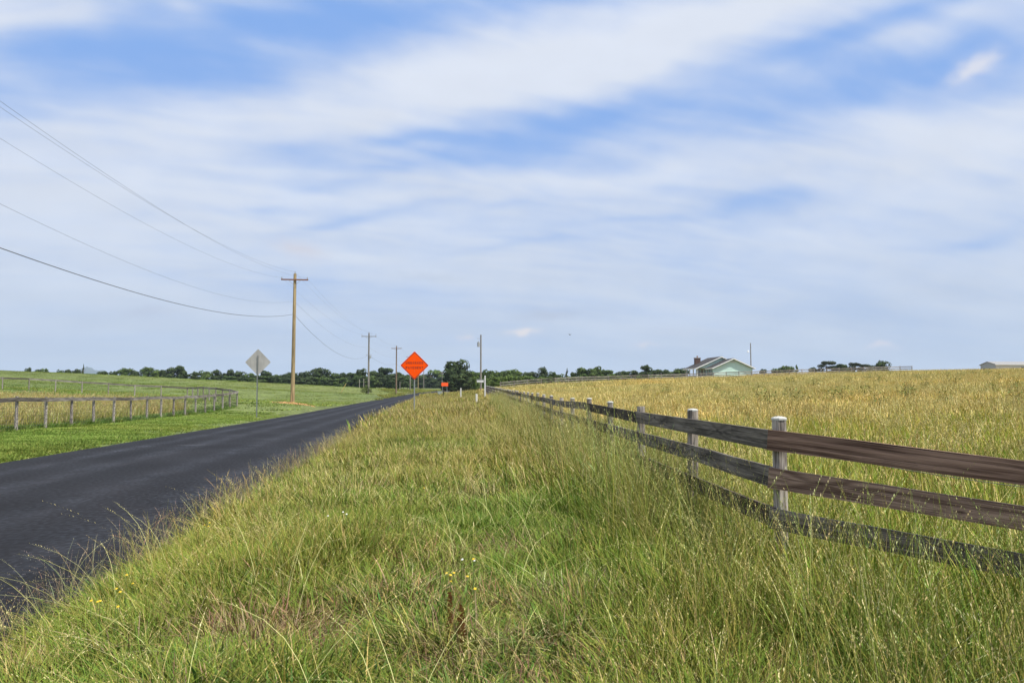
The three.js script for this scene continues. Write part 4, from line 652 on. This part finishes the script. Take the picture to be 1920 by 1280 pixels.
scatter('verge_grass', VL, 'grass', midT, spotsIn(1250, 9.8, 34, (d) => [-(0.13 * d + 3.6), 2.6], inside(0.34), (x, d) => [0.8 + 0.5 * gr(), edgeFit(x, d) * tall(x, d) * (0.8 + 0.4 * gr()), vergeTone(x, d), turn()]));
scatter('verge_grass', VL, 'grass', farT, spotsIn(1250, 32, 160, (d) => [-(0.13 * d + 4), 2.6], inside(0.6), (x, d) => [0.8 + 0.6 * gr(), 0.75 + 0.3 * gr(), vergeTone(x, d), turn()]));
// seeding stems
const HL = 'tall straw-coloured seeding grass stems leaning over the verge';
const seedNear = [[1, 0.42, 0.75, 0.010, 0.35], [2, 0.5, 0.9, 0.012, 0.55], [3, 0.4, 0.7, 0.013, 0.8], [4, 0.5, 0.85, 0.009, 0.4], [5, 0.35, 0.6, 0.011, 0.9], [6, 0.45, 0.8, 0.009, 0.5]].map(([s, a, b, size, lean]) => stalks(500 + s, { n: 12, rad: 0.26, h0: a, h1: b, w: 0.0038, lean: lean * 1.15, size: size * 1.15, len: 0.24, spread: 0.22, stem: [...OLIVE, ...OLIVE, GREENS[3], STRAWS[1]] }));
const seedMid = [1, 2, 3].map((s) => stalks(520 + s, { n: 22, rad: 0.45, h0: 0.45, h1: 0.85, w: 0.006, lean: 0.5, size: 0.02, len: 0.24, spread: 0.25, stem: [...OLIVE, STRAWS[1]] }));
const seedFar = [1, 2, 3].map((s) => stalks(540 + s, { n: 30, rad: 1.0, h0: 0.5, h1: 0.9, w: 0.016, lean: 0.4, size: 0.05, len: 0.3, spread: 0.3, stem: OLIVE }));
const seedTone = () => { const j = 0.8 + 0.4 * gr(), k = gr(); return [j, j * (k < 0.2 ? 0.88 : 1), j * (k < 0.2 ? 0.82 : 1)]; };
scatter('seeding_grass', HL, 'grass', seedNear, spotsIn(360, 2.6, 11, inView, inside(0.1), (x, d) => { const q = dry(x, d); return gr() < 0.06 + q * q ? [0.8 + 0.4 * gr(), lerp(0.72, 1.12, sstep(0, 2.2, x + 0.04 * d)) * (0.8 + 0.4 * gr()), seedTone(), slight()] : null; }));
scatter('seeding_grass', HL, 'grass', seedMid, spotsIn(400, 10, 36, (d) => [-(0.13 * d + 3.4), 2.4], inside(0.2), (x, d) => gr() < 0.2 + dry(x, d) ? [0.8 + 0.4 * gr(), lerp(0.75, 1.05, sstep(0, 2.2, x + 0.05 * d)), seedTone(), slight()] : null));
scatter('seeding_grass', HL, 'grass', seedFar, spotsIn(480, 34, 160, (d) => [-(0.13 * d + 3.6), 2.2], inside(0.4), (x, d) => [0.7 + 0.4 * gr(), 0.85, seedTone(), slight()]));
const DEAD = [[0.20, 0.135, 0.075], [0.27, 0.195, 0.10], [0.16, 0.095, 0.055], [0.34, 0.26, 0.13]];
const thatch = [1, 2, 3].map((s) => tuft(460 + s, { n: 90, rad: 0.22, h0: 0.06, h1: 0.24, w: 0.0055, lean: 1.7, straw: 0.12, olive: 0.1, greens: DEAD }));
const patch = (x, d) => fbm(x * 1.3 + 40, d * 0.9, 15.5, 3) + 0.45 * Math.exp(-Math.pow((x + 1.3) / 0.6, 2) - Math.pow((d - 5) / 0.7, 2));
scatter('dead_thatch', 'brown dead thatch and flattened stems lying in the verge', 'thatch', thatch, spotsIn(280, 2.8, 14, inView, (x, d) => roadEdge(x, d) > 0.2 && (d < 4.3 ? x < 2.9 : fenceSide(x, d) < 0.25), (x, d) => patch(x, d) > 0.12 ? [0.9 + 0.5 * gr(), 0.9 + 0.6 * gr(), [1, 1, 1].map((v) => v * (0.85 + 0.35 * gr())), turn()] : null));
const broad = [1, 2, 3].map((s) => tuft(470 + s, { n: 30, rad: 0.12, h0: 0.06, h1: 0.17, w: 0.013, lean: 1.0, straw: 0.02, olive: 0.05, seg: 3, greens: [[0.10, 0.175, 0.035], [0.12, 0.19, 0.04], [0.085, 0.15, 0.035]] }));
scatter('broad_leaf_weeds', 'low broad-leaved green weeds among the verge grass', 'weeds', broad, spotsIn(420, 2.8, 12, inView, inside(0.05), (x, d) => fbm(x * 0.9 + 70, d * 0.8, 18.5, 3) > 0.02 ? [0.8 + 0.7 * gr(), 1 + 0.5 * gr(), [1, 1, 1].map((v) => v * (0.85 + 0.35 * gr())), turn()] : null));
const arch = [1, 2, 3, 4].map((s) => stalks(580 + s, { n: 3, rad: 0.12, h0: 0.6, h1: 0.95, w: 0.0042, lean: 1.15, size: 0.014, len: 0.2, spread: 0.2, bias: 0, cols: [STRAWS[2], STRAWS[0]] }));
scatter('arching_straw', 'long pale straw stems arching over the foreground grass', 'grass', arch, spotsIn(90, 3.2, 11, inView, inside(0.2), (x, d) => [0.85 + 0.3 * gr(), 0.7 + 0.3 * gr(), [1.05, 1.05, 1.05], turn()]));
// thicker rows along the fence and the road edge
scatter('fence_grass', 'rank grass and straw stems crowding the foot of the board fence', 'grass', [...seedNear, ...small], spotsIn(1350, 3.2, 16, (d) => { const c = 2.217 - 0.0484 * d; return [c - 0.75, c + (d < 6 ? 1.6 : 0.5)]; }, (x, d) => d > 5.7 || fenceSide(x, d) < 1.6, (x, d) => [0.9 + 0.4 * gr(), 1.0 + 0.35 * gr(), gr() < 0.2 ? seedTone() : [0.82, 0.95, 0.85].map((v) => v * (0.85 + 0.3 * gr())), slight()]));
const seedEdge = [1, 2, 3, 4].map((s) => stalks(560 + s, { n: 3, rad: 0.08, h0: 0.35, h1: 0.62, w: 0.0034, lean: 0.35 + 0.1 * s, size: 0.013, len: 0.26, spread: 0.25, bias: 0, cols: [[0.42, 0.33, 0.20], [0.36, 0.27, 0.17]] }));
scatter('fence_grass', 'rank grass and straw stems crowding the foot of the board fence', 'grass', [...seedMid, ...midT], spotsIn(620, 8.5, 60, (d) => { const c = 2.217 - 0.0484 * d; return [c - 0.75, c + 0.25]; }, () => true, (x, d) => [0.85 + 0.3 * gr(), 1.35 + 0.4 * gr(), gr() < 0.3 ? seedTone() : [0.85, 0.98, 0.9].map((v) => v * (0.85 + 0.3 * gr())), slight()]));
scatter('road_edge_grass', 'sparse seeding stems standing along the asphalt edge', 'grass', seedEdge, spotsIn(420, 4.6, 26, (d) => [-(0.108 * d + 3.5), -(0.10 * d + 2.7)], (x, d) => { const e = roadEdge(x, d); return e > -0.06 && e < 0.32; }, () => [0.75 + 0.4 * gr(), 0.75 + 0.35 * gr(), [1, 1, 1].map((v) => v * (0.75 + 0.4 * gr())), turn()]));
console.log('verge done');
// mown left side
const LAWN = [[0.155, 0.225, 0.046], [0.175, 0.235, 0.05], [0.14, 0.21, 0.044], [0.20, 0.235, 0.06]];
const lawn = [1, 2, 3, 4].map((s) => tuft(600 + s, { n: 110, rad: 0.5, h0: 0.03, h1: 0.09, w: 0.014, lean: 0.9, straw: 0.02, olive: 0.06, seg: 2, greens: LAWN }));
const lawnFar = [1, 2, 3].map((s) => tuft(620 + s, { n: 90, rad: 1.8, h0: 0.04, h1: 0.10, w: 0.06, lean: 1.1, straw: 0.01, olive: 0.05, seg: 2, greens: LAWN }));
const lawnTone = (x, d) => { const m = 1 + 0.35 * fbm(x * 0.12, d * 0.12, 7.1, 3), w = 1 + 0.35 * fbm(x * 0.05, d * 0.09, 2.7, 3), j = 0.94 + 0.14 * gr(); return [m * w * j * 1.16, m * j * 1.14, m * j]; };
const isMown = (x, d) => zone(x, d) === 'mown' || zone(x, d) === 'paddock';
scatter('mown_grass', 'short bright mown grass on the far side of the road', 'grass', lawn, spotsIn(2600, 13, 62, (d) => [-(0.64 * d + 1), -(0.103 * d + 9)], (x, d) => isMown(x, d) && roadEdge(x, d) < -7.45, (x, d) => [0.8 + 0.5 * gr(), 0.8 + 0.5 * gr(), lawnTone(x, d), turn()], 1.3));
scatter('mown_grass', 'short bright mown grass on the far side of the road', 'grass', lawnFar, spotsIn(3000, 56, 235, (d) => [-(0.64 * d + 1), -(0.08 * d + 6)], (x, d) => isMown(x, d) && roadEdge(x, d) < -8.6, (x, d) => [0.8 + 0.7 * gr(), 0.7 + 0.5 * gr(), lawnTone(x, d), turn()], 0.8));
// rougher fringe under the paddock wire, and hay inside
const hayG = [1, 2, 3].map((s) => tuft(640 + s, { n: 90, rad: 0.8, h0: 0.3, h1: 0.75, w: 0.022, lean: 0.45, straw: 0.72, olive: 0.2, seg: 2 }));
scatter('paddock_hay', 'tall tan hay grass standing inside the paddock fence', 'grass', [...hayG, ...seedFar], spotsIn(2400, 24, 84, (d) => [-(0.64 * d + 1), -(0.103 * d + 15)], (x, d) => zone(x, d) === 'hay', (x, d) => [0.8 + 0.5 * gr(), 0.75 + 0.3 * gr(), [1.0, 1.02, 1.0].map((v) => v * (0.9 + 0.3 * gr())), turn()]));
scatter('paddock_fringe', 'darker green uncut grass along the foot of the woven wire', 'grass', midT, spotsIn(420, 24, 68, (d) => [-(0.103 * d + 16.9), -(0.103 * d + 15.1)], (x, d) => { const [, l] = roadST(x, d); return l > 15.45 && l < 16.5; }, (x, d) => [0.8 + 0.4 * gr(), 0.45 + 0.3 * gr(), [0.62, 0.82, 0.7].map((v) => v * (0.8 + 0.4 * gr())), turn()]));
// rough strip along the left road edge toward the far poles
scatter('roadside_rough', 'pale uncut grass strip along the road before the woods', 'grass', farT, spotsIn(520, 120, 330, (d) => [-(0.14 * d + 4), 4], (x, d) => { const e = -roadEdge(x, d) - 6.5; return e > 0.4 && e < 5 + (d - 120) * 0.05; }, () => [0.8 + 0.5 * gr(), 0.8, seedTone(), turn()]));
console.log('left done');
// tan field
const HAY = [[0.55, 0.47, 0.19], [0.58, 0.51, 0.24], [0.49, 0.40, 0.15]];
const field1 = [1, 2, 3].map((s) => tuft(700 + s, { n: 170, rad: 0.45, h0: 0.22, h1: 0.6, w: 0.010, lean: 0.55, straw: 0.14, olive: 0.36, seg: 3 }));
const field2 = [1, 2, 3].map((s) => tuft(720 + s, { n: 100, rad: 1.15, h0: 0.28, h1: 0.64, w: 0.045, lean: 0.55, straw: 0.62, olive: 0.33, seg: 2 }));
const seedField = [1, 2, 3].map((s) => stalks(740 + s, { n: 45, rad: 1.1, h0: 0.5, h1: 0.8, w: 0.012, lean: 0.35, size: 0.045, len: 0.3, spread: 0.3, cols: HAY }));
const isField = (x, d) => (d > 4.3 ? fenceSide(x, d) > 0.12 : x > 3.6) && zone(x, d) === 'field';
const fieldTone = (x, d) => { const m = fbm(x * 0.07, d * 0.045, 3.9, 4), j = 0.9 + 0.3 * gr(); return [j * (1.36 + 0.8 * m), j * (1.29 + 0.3 * m), j * 1.2]; };
const FL = 'tan and olive hay grass covering the fenced field';
const fieldX = (d) => [2.2 - 0.0484 * d, 0.64 * d + 1.5];
scatter('field_grass', FL, 'grass', field1, spotsIn(1900, 3.6, 24, fieldX, isField, (x, d) => [0.8 + 0.5 * gr(), 0.8 + 0.4 * gr(), fieldTone(x, d), turn()], 0.75));
scatter('field_grass', FL, 'grass', field2, spotsIn(6500, 20, 185, fieldX, isField, (x, d) => [(0.75 + 0.5 * gr()) * (d > 90 ? 1.25 : 1), 0.8 + 0.3 * gr(), fieldTone(x, d), turn()], 0.72));
scatter('field_seed_heads', 'tan seed heads standing above the hay grass of the field', 'grass', seedField, spotsIn(2600, 9, 185, fieldX, isField, (x, d) => [0.75 + 0.4 * gr(), 0.85 + 0.25 * gr(), seedTone(), slight()], 0.85));
console.log('field done');
// broad-leaved plants
const weedGeo = (seed, n, size) => { const r = rngOf(seed), o = { p: [], c: [] }; for (let i = 0; i < n; i++) { const a = r() * 6.28, q = 0.34 * Math.sqrt(r()), y = 0.1 + 0.75 * r() * (1 - q), s = size * (0.6 + 0.8 * r()), e = r() * 6.28, ux = Math.cos(e) * s, uz = Math.sin(e) * s, vy = s * (r() - 0.3), x = Math.cos(a) * q, z = Math.sin(a) * q, c = vary(r, [0.13, 0.17, 0.045], 0.35); o.p.push(x - ux, y - vy, z - uz, x + uz * 0.4, y + s * 0.2, z - ux * 0.4, x + ux, y + vy, z + uz, x - ux, y - vy, z - uz, x + ux, y + vy, z + uz, x - uz * 0.4, y + s * 0.1, z + ux * 0.4); for (let k = 0; k < 6; k++) o.c.push(...c); } return geoOf(o); };
const stemsGeo = (seed, n) => { const r = rngOf(seed), o = { p: [], c: [] }; for (let i = 0; i < n; i++) bladeInto(o, (r() - 0.5) * 0.1, (r() - 0.5) * 0.1, 0.5 + 0.4 * r(), 0.014, r() * 6.28, 0.5 * r(), 0.6, [0.11, 0.12, 0.04], 3); return geoOf(o); };
const weeds = [1, 2, 3].map((s) => [weedGeo(800 + s, 110, 0.055), stemsGeo(810 + s, 10)]);
[[1526, 722], [1560, 740], [1580, 742], [1620, 733], [1652, 750], [1703, 740], [1480, 717], [1650, 716], [1700, 738], [1860, 728], [1905, 724], [1853, 700], [1775, 704], [1802, 703], [1826, 700], [1420, 738], [1500, 745], [1365, 745], [1385, 752], [1340, 730], [1440, 752], [1483, 742], [1545, 710], [1590, 712], [1630, 708], [1735, 722], [1790, 716], [1875, 708], [1250, 735], [1300, 744], [1172, 722], [1110, 725], [1210, 728], [1395, 722], [1905, 745], [1770, 745], [1720, 708], [1670, 700]].forEach(([px, py], i) => {
  let d = 12; while (d < 160 && Yof(py, d) > ground(Xof(px, d), d) + 0.5) d += 0.5;
  const x = Xof(px, d), t = thing('field_weed', 'dark green leafy weed clump standing in the tan field', 'weed', gpos(x, d), tr() * 6.28, 'weed clumps dotted over the field'), s = 0.95 + 0.4 * tr() + d * 0.0025, w = weeds[i % 3];
  part(t, 'foliage', w[0], grassMat); part(t, 'stems', w[1], grassMat); t.scale.set(s * 0.95, s, s * 0.95);
});
{ // shrub at the second pole
  const x = Xof(687, 160), t = thing('roadside_shrub', 'loose green shrub at the foot of the forked grey pole', 'shrub', gpos(x, 160), 0); const f = part(t, 'foliage', weedGeo(830, 420, 0.07), leafTones.light); f.material = grassMat; part(t, 'stems', weeds[0][1], grassMat); t.scale.set(3.4, 2.0, 2.4);
}
{ // dock, reddish seed spikes
  const r = rngOf(850), spike = (h) => { const o = { p: [], c: [] }; bladeInto(o, 0, 0, h, 0.008, 0.5, 0.08, 1, [0.20, 0.10, 0.05], 4); for (let i = 0; i < 150; i++) { const y = h * (0.35 + 0.63 * r()), q = 0.017 * (1.1 - (y / h - 0.35)) * (0.4 + r()), a = r() * 6.28, s = 0.005 + 0.004 * r(), x = Math.cos(a) * q, z = Math.sin(a) * q, c = vary(r, [0.34, 0.18, 0.085], 0.3); o.p.push(x - s, y, z, x + s * 0.3, y + s, z + s, x + s, y - s * 0.4, z - s * 0.5); for (let k = 0; k < 3; k++) o.c.push(...c); } return geoOf(o); };
  const leaves = tuft(860, { n: 9, rad: 0.05, h0: 0.12, h1: 0.26, w: 0.04, lean: 0.9, straw: 0, olive: 0 });
  [[845, 4.72, 0.36, 'taller red-brown dock seed spikes in the foreground verge', [0, 0.06]], [868, 4.62, 0.3, 'shorter red-brown dock seed spike beside the taller dock', [0]]].forEach(([px, d, h, label, at]) => { const t = thing('dock_plant', label, 'weed', gpos(Xof(px, d), d), 0); at.forEach((q, i) => { const m = part(t, 'seed_spike', spike(h * (1 - 0.2 * i)), grassMat); m.position.x = q; }); part(t, 'leaves', leaves, grassMat); });
}
{ // yellow and white wild flowers
  const yellow = std([0.75, 0.50, 0.02], 0.7), stemM = std([0.12, 0.17, 0.04], 0.9), whiteM = std([0.7, 0.68, 0.62], 0.8);
  const petal = (() => { const gs = []; for (let i = 0; i < 7; i++) { const g = new THREE.CircleGeometry(0.009, 5).scale(1, 0.5, 1).translate(0.009, 0, 0).rotateX(-1.25).rotateY(i / 7 * 6.28); gs.push(g); } return mergeGeometries(gs); })();
  const r = rngOf(870);
  const clump = (px, py, n, label, spread, mat, h0) => { const d = EYE * F / (py - HZ) * 0.78, x = Xof(px, d), t = thing(mat === yellow ? 'yellow_flower' : 'white_flower', label, 'flower', gpos(x, d)); for (let i = 0; i < n; i++) { const h = h0 * (0.8 + 0.4 * r()), ox = (r() - 0.5) * spread, oz = (r() - 0.5) * spread * 1.4; part(t, 'stem', cyl(0.0022, 0.0018, h, 4).translate(ox, 0, oz), stemM); const f = part(t, 'bloom', petal, mat); f.position.set(ox, h + 0.003, oz); f.scale.setScalar(0.62); f.rotation.set(0.3 + 0.3 * r(), 0, (r() - 0.5) * 0.5); } };
  clump(215, 1105, 6, 'cluster of yellow flowers in grass near the asphalt edge', 0.22, yellow, 0.34); clump(240, 1082, 3, 'few yellow flowers just behind the cluster by the asphalt', 0.14, yellow, 0.34);
  clump(862, 1098, 5, 'loose yellow flowers beside white blooms in the mid verge', 0.3, yellow, 0.34); clump(795, 936, 1, 'single yellow flower alone in the verge', 0.05, yellow, 0.36); clump(890, 1132, 2, 'pair of yellow flowers low in the verge', 0.12, yellow, 0.32); clump(380, 965, 4, 'yellow flowers at the grassy lip above the road', 0.4, yellow, 0.32);
  clump(878, 1078, 2, 'two white blooms among yellow flowers', 0.12, whiteM, 0.34); clump(640, 985, 3, 'small white blooms in the left verge grass', 0.3, whiteM, 0.34);
}
{ // bare red soil patch in the foreground
  const n = 24, pos = [], idx = [], cx = -1.28, cd = 5.05; pos.push(cx, ground(cx, cd) + 0.025, -cd); for (let i = 0; i < n; i++) { const a = i / n * 6.2832, q = 0.55 * (1 + 0.5 * N(Math.cos(a) * 1.5, Math.sin(a) * 1.5, 5)), x = cx + q * Math.cos(a), d = cd + q * Math.sin(a) * 0.9; pos.push(x, ground(x, d) + 0.006, -d); idx.push(0, 1 + i, 1 + (i + 1) % n); }
  const g = new THREE.BufferGeometry(); g.setAttribute('position', new THREE.Float32BufferAttribute(pos, 3)); g.setIndex(idx); g.computeVertexNormals(); const m = add(new THREE.Mesh(g, std([0.17, 0.075, 0.045], 1, { side: THREE.DoubleSide })), 'bare_soil'); tag(m, 'small patch of bare red soil among the verge grass', 'soil', null, 'structure');
}
scene.traverse((o) => { if (o.isMesh) { o.castShadow = true; o.receiveShadow = true; } });
scene.fog = new THREE.FogExp2(0xc8d8ee, 0.0001);
console.log('built');
renderer.render(scene, camera);
